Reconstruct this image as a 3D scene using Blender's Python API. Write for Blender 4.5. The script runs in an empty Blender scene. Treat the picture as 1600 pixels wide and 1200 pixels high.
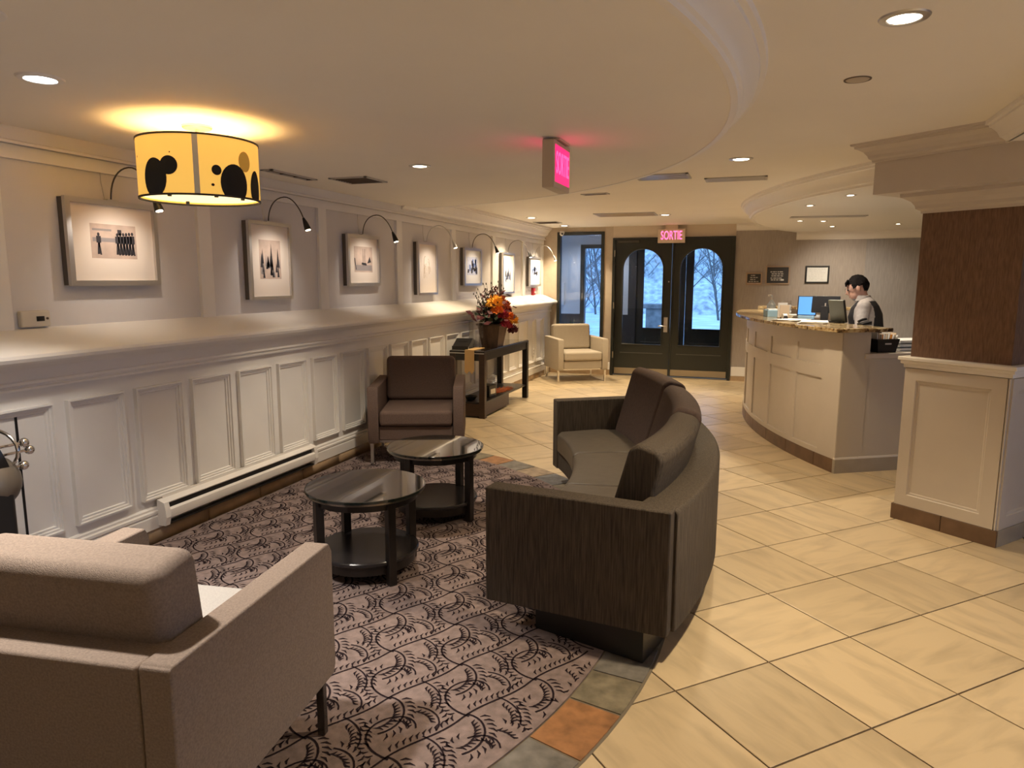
import bpy, bmesh, math, random
from mathutils import Vector, Matrix
random.seed(7)
D = bpy.data
SC = bpy.context.scene
COL = SC.collection
PI = math.pi
R_ = math.radians

# ------------------------------------------------------------------ camera
FPX, CAM_H = 1100.0, 1.5
PITCH, YAW, ROLL = R_(8.45), R_(19.4), R_(0.12)
fw = Vector((-math.sin(YAW) * math.cos(PITCH), math.cos(YAW) * math.cos(PITCH), -math.sin(PITCH)))
rt0 = Vector((math.cos(YAW), math.sin(YAW), 0)); up0 = rt0.cross(fw)
rt = rt0 * math.cos(ROLL) + up0 * math.sin(ROLL); up = -rt0 * math.sin(ROLL) + up0 * math.cos(ROLL)
cd = D.cameras.new('camera'); cam = D.objects.new('camera', cd); COL.objects.link(cam)
cd.sensor_width = 36; cd.lens = 36 * FPX / 1600; cd.clip_start = .05; cd.clip_end = 300
cam.matrix_world = Matrix(((rt.x, up.x, -fw.x, 0), (rt.y, up.y, -fw.y, 0), (rt.z, up.z, -fw.z, CAM_H), (0, 0, 0, 1)))
SC.camera = cam
def project(p):
    v = Vector(p) - Vector((0, 0, CAM_H)); z = v.dot(fw)
    return (800 + FPX * v.dot(rt) / z, 600 - FPX * v.dot(up) / z) if z > .05 else None

# ------------------------------------------------------------------ world, exposure
W = D.worlds.new('world'); SC.world = W; W.use_nodes = True
bg = W.node_tree.nodes['Background']; bg.inputs[0].default_value = (.26, .50, .90, 1); bg.inputs[1].default_value = 2.2
vs = SC.view_settings
vs.view_transform = 'Standard'; vs.look = 'None'; vs.gamma = 1; vs.use_curve_mapping = False; vs.exposure = 0.45
WARM = (1, .80, .53); NEUT = (1, .87, .69); COOL = (1, .92, .82)
DOWN_W = 75.0; PIC_W = 5.2; FILL_W = 120.0

# ------------------------------------------------------------------ materials
def lin(c):
    return tuple(((v / 255) / 12.92 if v / 255 <= .04045 else ((v / 255 + .055) / 1.055) ** 2.4) for v in c)
MATS = {}
def mat(name, rgb, rough=.5, metal=0, noise=0, nscale=8, bump=0, bscale=60, emit=None, estr=0, spec=.5, stretch=None, objvar=0, coat=0, wave=None):
    if name in MATS: return MATS[name]
    m = D.materials.new(name); m.use_nodes = True; nt = m.node_tree; N = nt.nodes; L = nt.links
    b = N['Principled BSDF']; c = lin(rgb) if max(rgb) > 1.001 else rgb
    b.inputs['Base Color'].default_value = (*c, 1); b.inputs['Roughness'].default_value = rough
    b.inputs['Metallic'].default_value = metal; b.inputs['Specular IOR Level'].default_value = spec
    b.inputs['Coat Weight'].default_value = coat
    tc = N.new('ShaderNodeTexCoord'); mp = N.new('ShaderNodeMapping'); L.new(tc.outputs['Object'], mp.inputs[0])
    if stretch: mp.inputs['Scale'].default_value = stretch
    cur = None
    if noise:
        n = N.new('ShaderNodeTexNoise'); n.inputs['Scale'].default_value = nscale; n.inputs['Detail'].default_value = 6
        L.new(mp.outputs[0], n.inputs['Vector'])
        r = N.new('ShaderNodeMapRange'); r.inputs[1].default_value = .3; r.inputs[2].default_value = .7
        r.inputs[3].default_value = 1 - noise; r.inputs[4].default_value = 1 + noise
        L.new(n.outputs[0], r.inputs[0]); cur = r.outputs[0]
    if wave:
        w = N.new('ShaderNodeTexWave'); w.bands_direction = wave[0]; w.inputs['Scale'].default_value = wave[1]; w.inputs['Distortion'].default_value = wave[3] if len(wave) > 3 else 1.5
        w.inputs['Detail'].default_value = 2; L.new(mp.outputs[0], w.inputs['Vector'])
        r = N.new('ShaderNodeMapRange'); r.inputs[3].default_value = 1 - wave[2]; r.inputs[4].default_value = 1 + wave[2]
        L.new(w.outputs[0], r.inputs[0])
        if cur is None: cur = r.outputs[0]
        else:
            mm = N.new('ShaderNodeMath'); mm.operation = 'MULTIPLY'; L.new(cur, mm.inputs[0]); L.new(r.outputs[0], mm.inputs[1]); cur = mm.outputs[0]
    if objvar:
        oi = N.new('ShaderNodeObjectInfo'); r = N.new('ShaderNodeMapRange'); r.inputs[3].default_value = 1 - objvar; r.inputs[4].default_value = 1 + objvar
        L.new(oi.outputs['Random'], r.inputs[0])
        if cur is None: cur = r.outputs[0]
        else:
            mm = N.new('ShaderNodeMath'); mm.operation = 'MULTIPLY'; L.new(cur, mm.inputs[0]); L.new(r.outputs[0], mm.inputs[1]); cur = mm.outputs[0]
    if cur is not None:
        v = N.new('ShaderNodeVectorMath'); v.operation = 'SCALE'; v.inputs[0].default_value = c; L.new(cur, v.inputs['Scale'])
        L.new(v.outputs[0], b.inputs['Base Color'])
    if bump:
        n = N.new('ShaderNodeTexNoise'); n.inputs['Scale'].default_value = bscale; n.inputs['Detail'].default_value = 3
        L.new(mp.outputs[0], n.inputs['Vector'])
        bp = N.new('ShaderNodeBump'); bp.inputs['Strength'].default_value = bump; bp.inputs['Distance'].default_value = .004
        L.new(n.outputs[0], bp.inputs['Height']); L.new(bp.outputs[0], b.inputs['Normal'])
    if emit:
        b.inputs['Emission Color'].default_value = (*(lin(emit) if max(emit) > 1.001 else emit), 1); b.inputs['Emission Strength'].default_value = estr
    MATS[name] = m; return m
def glass_mat(name, tint=(1, 1, 1), refl=.06, rough=0):
    if name in MATS: return MATS[name]
    m = D.materials.new(name); m.use_nodes = True; nt = m.node_tree; N = nt.nodes; L = nt.links; N.clear()
    o = N.new('ShaderNodeOutputMaterial'); t = N.new('ShaderNodeBsdfTransparent'); g = N.new('ShaderNodeBsdfGlossy'); mx = N.new('ShaderNodeMixShader')
    lw = N.new('ShaderNodeLayerWeight'); lw.inputs['Blend'].default_value = .25
    mr = N.new('ShaderNodeMapRange'); mr.inputs[3].default_value = refl; mr.inputs[4].default_value = .7; L.new(lw.outputs['Facing'], mr.inputs[0])
    t.inputs[0].default_value = (*tint, 1); g.inputs['Roughness'].default_value = rough
    L.new(mr.outputs[0], mx.inputs[0]); L.new(t.outputs[0], mx.inputs[1]); L.new(g.outputs[0], mx.inputs[2]); L.new(mx.outputs[0], o.inputs[0])
    MATS[name] = m; return m
M_CEIL = mat('ceiling_paint', (.86, .81, .73), .75, noise=.02, nscale=1.5)
M_WHITE = mat('white_paint', (.82, .79, .75), .42, noise=.03, nscale=3)
M_TRIM = mat('trim_paint', (.84, .80, .75), .4)
M_BAY = mat('bay_paint', (.68, .645, .63), .6, noise=.03, nscale=3)
M_PAPER = mat('wallpaper', (.40, .35, .31), .8, noise=.10, nscale=14, stretch=(6, 6, .5), bump=.3, bscale=90)
M_TAN = mat('tan_wall', (.50, .41, .31), .7, noise=.06, nscale=10)
M_BROWN = mat('brown_wallcover', (.17, .094, .058), .75, noise=.28, nscale=22, stretch=(7, 7, .8), bump=.4, bscale=70)
M_DESKPAINT = mat('desk_paint', (.60, .535, .465), .45, noise=.03, nscale=4)
M_SKIRT = mat('skirting_tile', (.46, .32, .19), .4, noise=.18, nscale=9, objvar=.12)
M_SKIRTD = mat('kick_tile', (.17, .10, .06), .4, noise=.2, nscale=9, objvar=.12)
M_SKIRTG = mat('kick_metal', (.40, .36, .30), .4, .2, noise=.08)
M_GROUT = mat('grout', (.10, .065, .035), .9)
M_DOOR = mat('door_paint', (.022, .024, .020), .3)
M_BLACK = mat('black_satin', (.012, .011, .011), .35)
M_BLACKWOOD = mat('black_wood', (.016, .012, .010), .3, noise=.2, nscale=20)
M_DKBROWN = mat('dark_brown_wood', (.04, .018, .010), .35, noise=.25, nscale=12, stretch=(1, 1, 6))
M_CHROME = mat('chrome', (.72, .70, .68), .16, 1)
M_BRASS = mat('aged_brass', (.42, .36, .27), .35, .8)
M_ALU = mat('brushed_silver', (.62, .60, .58), .32, .85)
M_FRAMEIN = mat('frame_side', (.10, .085, .075), .5)
M_MATB = mat('mat_board', (.80, .70, .60), .9)
M_MATW = mat('white_card', (.80, .78, .74), .8)
M_TAUPE = mat('taupe_weave', (.265, .205, .165), .95, noise=.16, nscale=160, bump=.5, bscale=420, spec=.2)
M_BRNF = mat('brown_weave', (.135, .092, .075), .95, noise=.14, nscale=140, bump=.4, bscale=380, spec=.2)
M_BEIGE = mat('beige_weave', (.42, .36, .28), .95, noise=.1, nscale=160, bump=.4, bscale=400, spec=.2)
M_SEATL = mat('lit_seat_weave', (.40, .375, .35), .95, noise=.08, nscale=160, bump=.3, bscale=400, spec=.2)  # seat made paler than the taupe: strong lamplight put into its colour
M_SOFA = mat('ribbed_sofa', (.066, .051, .038), .75, noise=.55, nscale=24, stretch=(8, 8, .35), bump=.6, bscale=60, spec=.4)
M_SOFAC = mat('plum_sofa', (.072, .048, .040), .85, noise=.15, nscale=60, bump=.3, bscale=200, spec=.3)
M_SOFAS = mat('seat_vinyl', (.075, .062, .048), .45, noise=.12, nscale=14, bump=.5, bscale=16)
M_BULB = mat('lamp_lens', (1, .95, .85), .5, emit=(1, .88, .68), estr=14)
M_BULBC = mat('lamp_lens_cool', (1, 1, 1), .5, emit=(.95, .97, 1), estr=16)
M_GLASS = glass_mat('window_glass', (.93, .96, 1), .04)
M_CLEAR = glass_mat('clear_glass', (.95, .95, .95), .08)
M_GTOP = mat('dark_glass_top', (.012, .013, .012), .03, spec=1.0, coat=1)
M_GTOP.node_tree.nodes['Principled BSDF'].inputs['IOR'].default_value = 2.3
M_GEDGE = mat('glass_edge', (.015, .022, .02), .08, spec=.8)
M_CARPET = mat('mauve_carpet', (.25, .19, .175), 1, noise=.22, nscale=26, bump=.6, bscale=500, spec=.05)
M_VINE = mat('carpet_vine', (.022, .015, .018), 1, spec=.05)
M_VENT = mat('vent_dark', (.10, .07, .05), .6)
M_VENTL = mat('vent_light', (.50, .47, .44), .5)
M_INK = mat('print_ink', (.035, .030, .035), .8)
M_INKG = mat('print_grey', (.30, .26, .25), .8)
M_INKB = mat('print_blue', (.12, .19, .42), .8)
M_INKT = mat('print_tan', (.45, .33, .18), .8)
M_SEPIA = mat('print_sepia', (.55, .42, .34), .85, noise=.15, nscale=14)
M_PALEB = mat('print_pale_blue', (.58, .60, .68), .85, noise=.15, nscale=18)
M_SKIN = mat('skin', (.62, .36, .27), .5)
M_HAIR = mat('black_hair', (.010, .008, .008), .9, spec=.15, noise=.3, nscale=60)
M_SHIRT = mat('grey_shirt', (.42, .38, .36), .9, noise=.12, nscale=40)
M_VEST = mat('black_vest', (.014, .013, .015), .8)
M_TROU = mat('dark_trousers', (.02, .02, .024), .85)
M_WPAPER = mat('paper', (.82, .82, .80), .8)
M_PLUM = mat('plastic_dark', (.02, .022, .03), .35)
M_BLUE = mat('blue_board', (.12, .34, .70), .4)
M_LBLUE = mat('pale_blue_card', (.32, .52, .68), .6)
M_CREAMC = mat('cream_card', (.72, .58, .42), .7)
M_RED = mat('red_plastic', (.42, .02, .03), .4)
M_EXITBOX = mat('sign_box', (.56, .46, .34), .5)
M_EXITRED = mat('lit_red', (.8, .02, .09), .5, emit=(1, .02, .16), estr=1.0)
M_EXITLET = mat('lit_letters', (.9, .1, .2), .5, emit=(1, .10, .28), estr=2.4)
M_EXITLET2 = mat('lit_letters_dim', (.9, .1, .2), .5, emit=(1, .07, .25), estr=1.5)
M_SNOW = mat('frosty_ground', (.72, .78, .84), .9, noise=.2, nscale=1.2)
M_BARK = mat('bark', (.13, .125, .12), .9, noise=.3, nscale=12)
M_HILL = mat('hill_scrub', (.52, .56, .58), 1, noise=.45, nscale=3.5)
M_EVERG = mat('evergreen', (.05, .09, .055), .9, noise=.4, nscale=5)
M_STONE = mat('pillar_stone', (.20, .19, .18), .9, noise=.35, nscale=8)

def tile_mat():
    m = D.materials.new('cream_stone_tile'); m.use_nodes = True; nt = m.node_tree; N = nt.nodes; L = nt.links; b = N['Principled BSDF']
    tc = N.new('ShaderNodeTexCoord'); oi = N.new('ShaderNodeObjectInfo'); add = N.new('ShaderNodeVectorMath'); add.operation = 'ADD'
    sc = N.new('ShaderNodeVectorMath'); sc.operation = 'SCALE'; sc.inputs['Scale'].default_value = 3.0
    L.new(oi.outputs['Location'], sc.inputs[0]); L.new(tc.outputs['Object'], add.inputs[0]); L.new(sc.outputs[0], add.inputs[1])
    mp = N.new('ShaderNodeMapping'); mp.inputs['Scale'].default_value = (9, 2.2, 1); mp.inputs['Rotation'].default_value = (0, 0, R_(28)); L.new(add.outputs[0], mp.inputs[0])
    n = N.new('ShaderNodeTexNoise'); n.inputs['Scale'].default_value = 1.3; n.inputs['Detail'].default_value = 8; n.inputs['Distortion'].default_value = .6; L.new(mp.outputs[0], n.inputs[0])
    r = N.new('ShaderNodeValToRGB'); r.color_ramp.elements[0].position = .28; r.color_ramp.elements[0].color = (.47, .37, .235, 1)
    r.color_ramp.elements[1].position = .56; r.color_ramp.elements[1].color = (.62, .49, .31, 1); L.new(n.outputs[0], r.inputs[0])
    mr = N.new('ShaderNodeMapRange'); mr.inputs[3].default_value = .86; mr.inputs[4].default_value = 1.08; L.new(oi.outputs['Random'], mr.inputs[0])
    v = N.new('ShaderNodeVectorMath'); v.operation = 'SCALE'; L.new(r.outputs[0], v.inputs[0]); L.new(mr.outputs[0], v.inputs['Scale']); L.new(v.outputs[0], b.inputs['Base Color'])
    b.inputs['Roughness'].default_value = .36
    bp = N.new('ShaderNodeBump'); bp.inputs['Strength'].default_value = .12; bp.inputs['Distance'].default_value = .01; L.new(n.outputs[0], bp.inputs['Height']); L.new(bp.outputs[0], b.inputs['Normal'])
    return m
M_TILE = tile_mat()
def granite():
    m = D.materials.new('granite'); m.use_nodes = True; nt = m.node_tree; N = nt.nodes; L = nt.links; b = N['Principled BSDF']
    tc = N.new('ShaderNodeTexCoord'); n = N.new('ShaderNodeTexVoronoi'); n.inputs['Scale'].default_value = 38; L.new(tc.outputs['Object'], n.inputs[0])
    n2 = N.new('ShaderNodeTexNoise'); n2.inputs['Scale'].default_value = 22; n2.inputs['Detail'].default_value = 5; L.new(tc.outputs['Object'], n2.inputs[0])
    mx = N.new('ShaderNodeMix'); mx.inputs[0].default_value = .55; L.new(n.outputs['Color'], mx.inputs[2]); L.new(n2.outputs[0], mx.inputs[3])
    r = N.new('ShaderNodeValToRGB'); e = r.color_ramp.elements; e[0].position = .32; e[0].color = (.06, .03, .015, 1); e[1].position = .62; e[1].color = (.58, .46, .26, 1)
    k = e.new(.46); k.color = (.34, .22, .10, 1); L.new(mx.outputs[0], r.inputs[0]); L.new(r.outputs[0], b.inputs['Base Color']); b.inputs['Roughness'].default_value = .12
    return m
M_GRANITE = granite()

# ------------------------------------------------------------------ mesh helpers
class MB:
    def __init__(s): s.v = []; s.f = []
    def add(s, vs, fs):
        o = len(s.v); s.v += [tuple(v) for v in vs]; s.f += [tuple(i + o for i in f) for f in fs]; return s
    def box(s, x0, x1, y0, y1, z0, z1):
        return s.add([(x0, y0, z0), (x1, y0, z0), (x1, y1, z0), (x0, y1, z0), (x0, y0, z1), (x1, y0, z1), (x1, y1, z1), (x0, y1, z1)],
                     [(0, 3, 2, 1), (4, 5, 6, 7), (0, 1, 5, 4), (1, 2, 6, 5), (2, 3, 7, 6), (3, 0, 4, 7)])
    def prism(s, poly, z0, z1):
        n = len(poly)
        return s.add([(x, y, z0) for x, y in poly] + [(x, y, z1) for x, y in poly],
                     [tuple(range(n))[::-1], tuple(range(n, 2 * n))] + [(i, (i + 1) % n, n + (i + 1) % n, n + i) for i in range(n)])
    def ext(s, prof, axis, a, b):                 # prof: closed polygon in the two other axes
        n = len(prof)
        def P(u, w, t): return (t, u, w) if axis == 'x' else (u, t, w)
        return s.add([P(u, w, a) for u, w in prof] + [P(u, w, b) for u, w in prof],
                     [tuple(range(n))[::-1], tuple(range(n, 2 * n))] + [(i, (i + 1) % n, n + (i + 1) % n, n + i) for i in range(n)])
    def rev(s, prof, c, a0, a1, n, closed=True):  # prof: (r, z) polygon swept over angles in degrees
        m = len(prof); vs = []
        for k in range(n + 1):
            a = R_(a0 + (a1 - a0) * k / n)
            vs += [(c[0] + r * math.cos(a), c[1] + r * math.sin(a), z) for r, z in prof]
        fs = []
        full = abs(abs(a1 - a0) - 360) < 1e-6
        for k in range(n):
            for i in range(m if closed else m - 1):
                j = (i + 1) % m
                fs.append((k * m + i, k * m + j, (k + 1) * m + j, (k + 1) * m + i))
        if closed and not full: fs += [tuple(range(m))[::-1], tuple(range(n * m, (n + 1) * m))]
        return s.add(vs, fs)
    def lathe(s, prof, c=(0, 0), n=24): return s.rev(prof, c, 0, 360, n, closed=False)
    def tube(s, pts, rad, n=8, cap=True):
        pts = [Vector(p) for p in pts]
        if not isinstance(rad, (list, tuple)): rad = [rad] * len(pts)
        vs = []; ref = None
        for i, p in enumerate(pts):
            d = (pts[min(i + 1, len(pts) - 1)] - pts[max(i - 1, 0)]).normalized()
            if ref is None: ref = Vector((0, 0, 1)) if abs(d.z) < .9 else Vector((0, 1, 0))
            u = (ref - d * ref.dot(d)).normalized(); w = d.cross(u); ref = u
            r = rad[i]; ra, rb = r if isinstance(r, (tuple, list)) else (r, r)
            vs += [p + u * (ra * math.cos(2 * PI * k / n)) + w * (rb * math.sin(2 * PI * k / n)) for k in range(n)]
        fs = [(i * n + k, i * n + (k + 1) % n, (i + 1) * n + (k + 1) % n, (i + 1) * n + k) for i in range(len(pts) - 1) for k in range(n)]
        if cap: fs += [tuple(range(n))[::-1], tuple(range((len(pts) - 1) * n, len(pts) * n))]
        return s.add(vs, fs)
    def ball(s, c, r, n=12, m=8):
        rx, ry, rz = r if isinstance(r, (tuple, list)) else (r, r, r)
        vs = [(c[0], c[1], c[2] - rz)]
        for i in range(1, m):
            t = -PI / 2 + PI * i / m
            vs += [(c[0] + rx * math.cos(t) * math.cos(2 * PI * k / n), c[1] + ry * math.cos(t) * math.sin(2 * PI * k / n), c[2] + rz * math.sin(t)) for k in range(n)]
        vs.append((c[0], c[1], c[2] + rz)); last = len(vs) - 1
        fs = [(0, 1 + (k + 1) % n, 1 + k) for k in range(n)]
        for i in range(m - 2):
            fs += [(1 + i * n + k, 1 + i * n + (k + 1) % n, 1 + (i + 1) * n + (k + 1) % n, 1 + (i + 1) * n + k) for k in range(n)]
        fs += [(last, 1 + (m - 2) * n + k, 1 + (m - 2) * n + (k + 1) % n) for k in range(n)]
        return s.add(vs, fs)
    def build(s, name, m, parent=None, smooth=False, bevel=0, seg=2, recalc=True):
        me = D.meshes.new(name); me.from_pydata(s.v, [], s.f)
        if recalc:
            bm = bmesh.new(); bm.from_mesh(me); bmesh.ops.recalc_face_normals(bm, faces=bm.faces); bm.to_mesh(me); bm.free()
        for x in (m if isinstance(m, list) else [m]): me.materials.append(x)
        o = D.objects.new(name, me); COL.objects.link(o)
        if smooth or bevel:
            for p in me.polygons: p.use_smooth = True
            if not bevel: me.set_sharp_from_angle(angle=R_(26))
        if bevel:
            b = o.modifiers.new('bevel', 'BEVEL'); b.width = bevel; b.segments = seg; b.limit_method = 'ANGLE'; b.angle_limit = R_(40); b.harden_normals = True
        if parent: o.parent = parent
        return o
def tag(o, label, cat, group=None):
    o['label'] = label; o['category'] = cat
    if group: o['group'] = group
    return o
def thing(name, label, cat, loc=(0, 0, 0), rz=0, group=None):
    o = D.objects.new(name, None); COL.objects.link(o); o.empty_display_size = .1
    o.location = loc; o.rotation_euler = (0, 0, rz); return tag(o, label, cat, group)
def struct(o):
    o['kind'] = 'structure'; return o
def sempty(name, loc=(0, 0, 0), rz=0):
    o = D.objects.new(name, None); COL.objects.link(o); o.location = loc; o.rotation_euler = (0, 0, rz); o.empty_display_size = .1; return struct(o)
def dup(root, loc, rz=None, label=None):
    r = root.copy(); COL.objects.link(r); r.location = loc
    if rz is not None: r.rotation_euler = (0, 0, rz)
    if label: r['label'] = label
    for ch in list(root.children):
        c = ch.copy(); COL.objects.link(c); c.parent = r
        for g in list(ch.children):
            d = g.copy(); COL.objects.link(d); d.parent = c
    return r
def inst(src, parent, loc, rz=0):
    c = D.objects.new(src.name.split('.')[0], src.data); COL.objects.link(c); c.parent = parent; c.location = loc; c.rotation_euler = (0, 0, rz); return c
def text_mesh(name, s, size, m, parent, M, ext=.002):
    cu = D.curves.new('txt', 'FONT'); cu.body = s; cu.size = size; cu.align_x = 'CENTER'; cu.align_y = 'CENTER'; cu.extrude = ext; cu.resolution_u = 4
    t = D.objects.new('txt', cu); COL.objects.link(t); bpy.context.view_layer.update()
    me = D.meshes.new_from_object(t.evaluated_get(bpy.context.evaluated_depsgraph_get())); D.objects.remove(t)
    me.materials.clear(); me.materials.append(m); me.transform(M)
    o = D.objects.new(name, me); COL.objects.link(o); o.parent = parent; return o
def spot(name, loc, target, energy, color, angle, blend=.4, radius=.04, parent=None):
    l = D.lights.new(name, 'SPOT'); l.energy = energy; l.color = color; l.spot_size = R_(angle); l.spot_blend = blend; l.shadow_soft_size = radius
    o = D.objects.new(name, l); COL.objects.link(o); o.location = loc
    o.rotation_euler = (Vector(target) - Vector(loc)).to_track_quat('-Z', 'Y').to_euler()
    if parent: o.parent = parent
    return o

# ================================================================== SETTING
XW, XU = -3.22, -3.36           # wainscot face, upper wall face
ZH, ZL = 2.31, 2.20             # main ceiling, low round soffit
YB = 11.0                       # entrance wall
XR, YN = 4.6, -2.6
# ---- floor
fl = struct(MB().box(-3.6, XR + .2, YN - .2, YB + 2.2, -.12, -.004).build('floor', M_GROUT))
TS = .4618; q = math.sqrt(.5); OX, OY = -.228, 2.468
g = (TS - .007) / 2; tb = MB(); bb = .004
tb.add([(-g, -g, -.004), (g, -g, -.004), (g, g, -.004), (-g, g, -.004), (-g, -g, -.001), (g, -g, -.001), (g, g, -.001), (-g, g, -.001), (-g + bb, -g + bb, 0), (g - bb, -g + bb, 0), (g - bb, g - bb, 0), (-g + bb, g - bb, 0)],
       [(0, 1, 5, 4), (1, 2, 6, 5), (2, 3, 7, 6), (3, 0, 4, 7), (4, 5, 9, 8), (5, 6, 10, 9), (6, 7, 11, 10), (7, 4, 8, 11), (8, 9, 10, 11)])
tile0 = tb.build('floor_tile', M_TILE, fl)
RC = (-3.187, 2.858); R_OUT, R_IN = 2.868, 2.662
spots = []
for i in range(-30, 40):
    for j in range(-40, 30):
        x = OX + TS * q * (i + j + 1); y = OY + TS * q * (i - j)
        if not (-3.2 < x < XR and YN < y < YB + 1.6): continue
        if math.hypot(x - RC[0], y - RC[1]) < R_OUT - .38 and x > -3.5: continue
        p = project((x, y, 0)); vis = p and -120 < p[0] < 1720 and p[1] < 1420
        if vis and math.hypot(x - 4.95, y - 8.55) < 4.7: vis = False
        spots.append((0 if vis else 1, (x ** 2 + y ** 2), x, y))
spots.sort()
rest = MB()
for k, (hid, d, x, y) in enumerate(spots):
    if k < 298:
        o = tile0 if k == 0 else inst(tile0, fl, (x, y, 0))
        o.location = (x, y, 0); o.rotation_euler = (0, 0, PI / 4 + PI / 2 * random.randrange(4))
    else:
        h = (TS - .007) * q; rest.prism([(x + h, y), (x, y + h), (x - h, y), (x, y - h)], -.004, 0)
if rest.v: rest.build('floor_tile_rest', M_TILE, fl)['kind'] = 'stuff'
# ---- slate border ring and carpet
slates = [mat('slate_%s' % n, c, .55, noise=.35, nscale=16, bump=.6, bscale=24) for n, c in
          (('grey', (.17, .155, .135)), ('charcoal', (.05, .045, .042)), ('rust', (.32, .15, .06)), ('olive', (.20, .17, .115)), ('tan', (.30, .23, .16)), ('bluegrey', (.16, .16, .16)))]
a = -88.0; order = [0, 3, 2, 0, 1, 3, 4, 5, 0, 1, 3, 5, 4, 0, 2, 3]; k = 0
while a < 88:
    w = random.uniform(4.2, 6.0); gap = .12
    MB().rev([(R_IN + .004, -.003), (R_OUT - .004, -.003), (R_OUT - .006, .004), (R_IN + .006, .004)], RC, a + gap, min(a + w, 89) - gap, 3).build(
        'border_stone', slates[order[k % 16]], fl); a += w; k += 1
MB().rev([(R_IN - .01, -.0035), (R_OUT + .006, -.0035), (R_OUT + .006, .0005), (R_IN - .01, .0005)], RC, -89, 89, 60).build('border_mortar', mat('mortar', (.17, .14, .10), .9), fl)
cp = MB(); arc = [(RC[0] + R_IN * math.cos(R_(t)), RC[1] + R_IN * math.sin(R_(t))) for t in range(-90, 91, 3)]
cp.prism(arc, -.003, .007)
carpet = tag(cp.build('carpet', M_CARPET), 'mauve half-round carpet with dark leafy vine pattern and slate border', 'carpet')
def strip(mb, pts, w, z):
    P = [Vector((x, y, 0)) for x, y in pts]; vs = []; n = len(P)
    for i, p in enumerate(P):
        d = (P[min(i + 1, n - 1)] - P[max(i - 1, 0)]).normalized(); s_ = Vector((-d.y, d.x, 0))
        ww = w[i] if isinstance(w, list) else w
        vs += [(p.x + s_.x * ww, p.y + s_.y * ww, z), (p.x - s_.x * ww, p.y - s_.y * ww, z)]
    mb.add(vs, [(2 * i, 2 * i + 1, 2 * i + 3, 2 * i + 2) for i in range(n - 1)])
def bez(p0, p1, p2, p3, n=8):
    return [tuple((1 - t) ** 3 * p0[c] + 3 * (1 - t) ** 2 * t * p1[c] + 3 * (1 - t) * t * t * p2[c] + t ** 3 * p3[c] for c in (0, 1)) for t in [i / n for i in range(n + 1)]]
vm = MB()
def motif():
    out = []
    def vine(pts, w, leaf, side=(1, -1), start=1):
        out.append((pts, w))
        for i in range(start, len(pts) - 1):
            d = Vector((pts[i + 1][0] - pts[i - 1][0], pts[i + 1][1] - pts[i - 1][1], 0)).normalized()
            for sgn in side:
                nrm = Vector((-d.y, d.x, 0)) * sgn; b0 = Vector((*pts[i], 0)) + nrm * .012; L_ = leaf
                t1 = b0 + nrm * (L_ * .52) + d * (L_ * .18); t2 = b0 + nrm * (L_ * .88) + d * (L_ * .78)
                out.append(([(b0.x, b0.y), (t1.x, t1.y), (t2.x, t2.y)], [.0014, .0045, .0008]))
    A = (.303, 0); B = (.153, .29)
    vine(bez((0, 0), (.035, .12), (.12, .17), B, 13), .0038, .030, (1,), 2)
    vine(bez((.01, .03), (.10, .03), (.15, -.10), (.075, -.17), 12), .0038, .032, (1, -1), 2)
    vine(bez((.02, .02), (-.09, .03), (-.15, .12), (-.09, .20), 12), .0038, .026, (1,), 2)
    vine(bez((-.09, .20), (-.05, .25), (.01, .24), (.03, .19), 7), .0032, .022, (-1,), 1)
    vine(bez((.07, .16), (.14, .15), (.19, .10), (.20, .04), 9), .0032, .028, (1, -1), 2)
    vine(bez((.10, .20), (.10, .27), (.04, .31), (-.02, .30), 8), .0032, .026, (1, -1), 2)
    return out
MOT = motif()
for i in range(-30, 30):
    for j in range(-12, 14):
        cx = -1.2 + .303 * i + .153 * j; cy = 2.62 + .29 * j
        if not (-3.4 < cx < -.3 and .0 < cy < 5.8): continue
        for pts, w in MOT:
            P = [(cx + x, cy + y) for x, y in pts]
            if all(math.hypot(x - RC[0], y - RC[1]) < R_IN - .01 and x > -3.17 for x, y in P): strip(vm, P, w, .0085)
vo = vm.build('vine_pattern', M_VINE, carpet, recalc=False); vo['kind'] = 'stuff'

# ---- left wall
wl = struct(MB().box(-3.62, XU, YN, YB + .15, 0, 2.45).build('wall_left', M_BAY))
MB().box(XU - .01, XW, YN, YB, 0, 1.06).build('wainscot_board', M_WHITE, wl)
ledge = [(XU - .005, 1.262), (-3.30, 1.250), (-3.16, 1.190), (-3.115, 1.172), (-3.098, 1.158), (-3.094, 1.143), (-3.100, 1.127), (-3.118, 1.118), (-3.15, 1.112), (-3.185, 1.085), (-3.20, 1.05), (-3.203, 1.030), (-3.186, 1.026),
         (-3.184, 1.014), (-3.198, 1.010), (-3.198, 1.002), (-3.188, .998), (-3.19, .988), (-3.215, .984), (XU - .005, .984)]
MB().ext(ledge, 'y', YN, YB - .02).build('ledge', M_TRIM, wl, smooth=True)
base = [(XW - .02, .085), (-3.200, .085), (-3.198, .155), (-3.204, .165), (-3.196, .172), (-3.196, .186), (-3.206, .192), (-3.206, .204), (-3.216, .212), (XW - .02, .214)]
MB().ext(base, 'y', YN, YB - .02).build('base_moulding', M_TRIM, wl, smooth=True)
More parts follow.
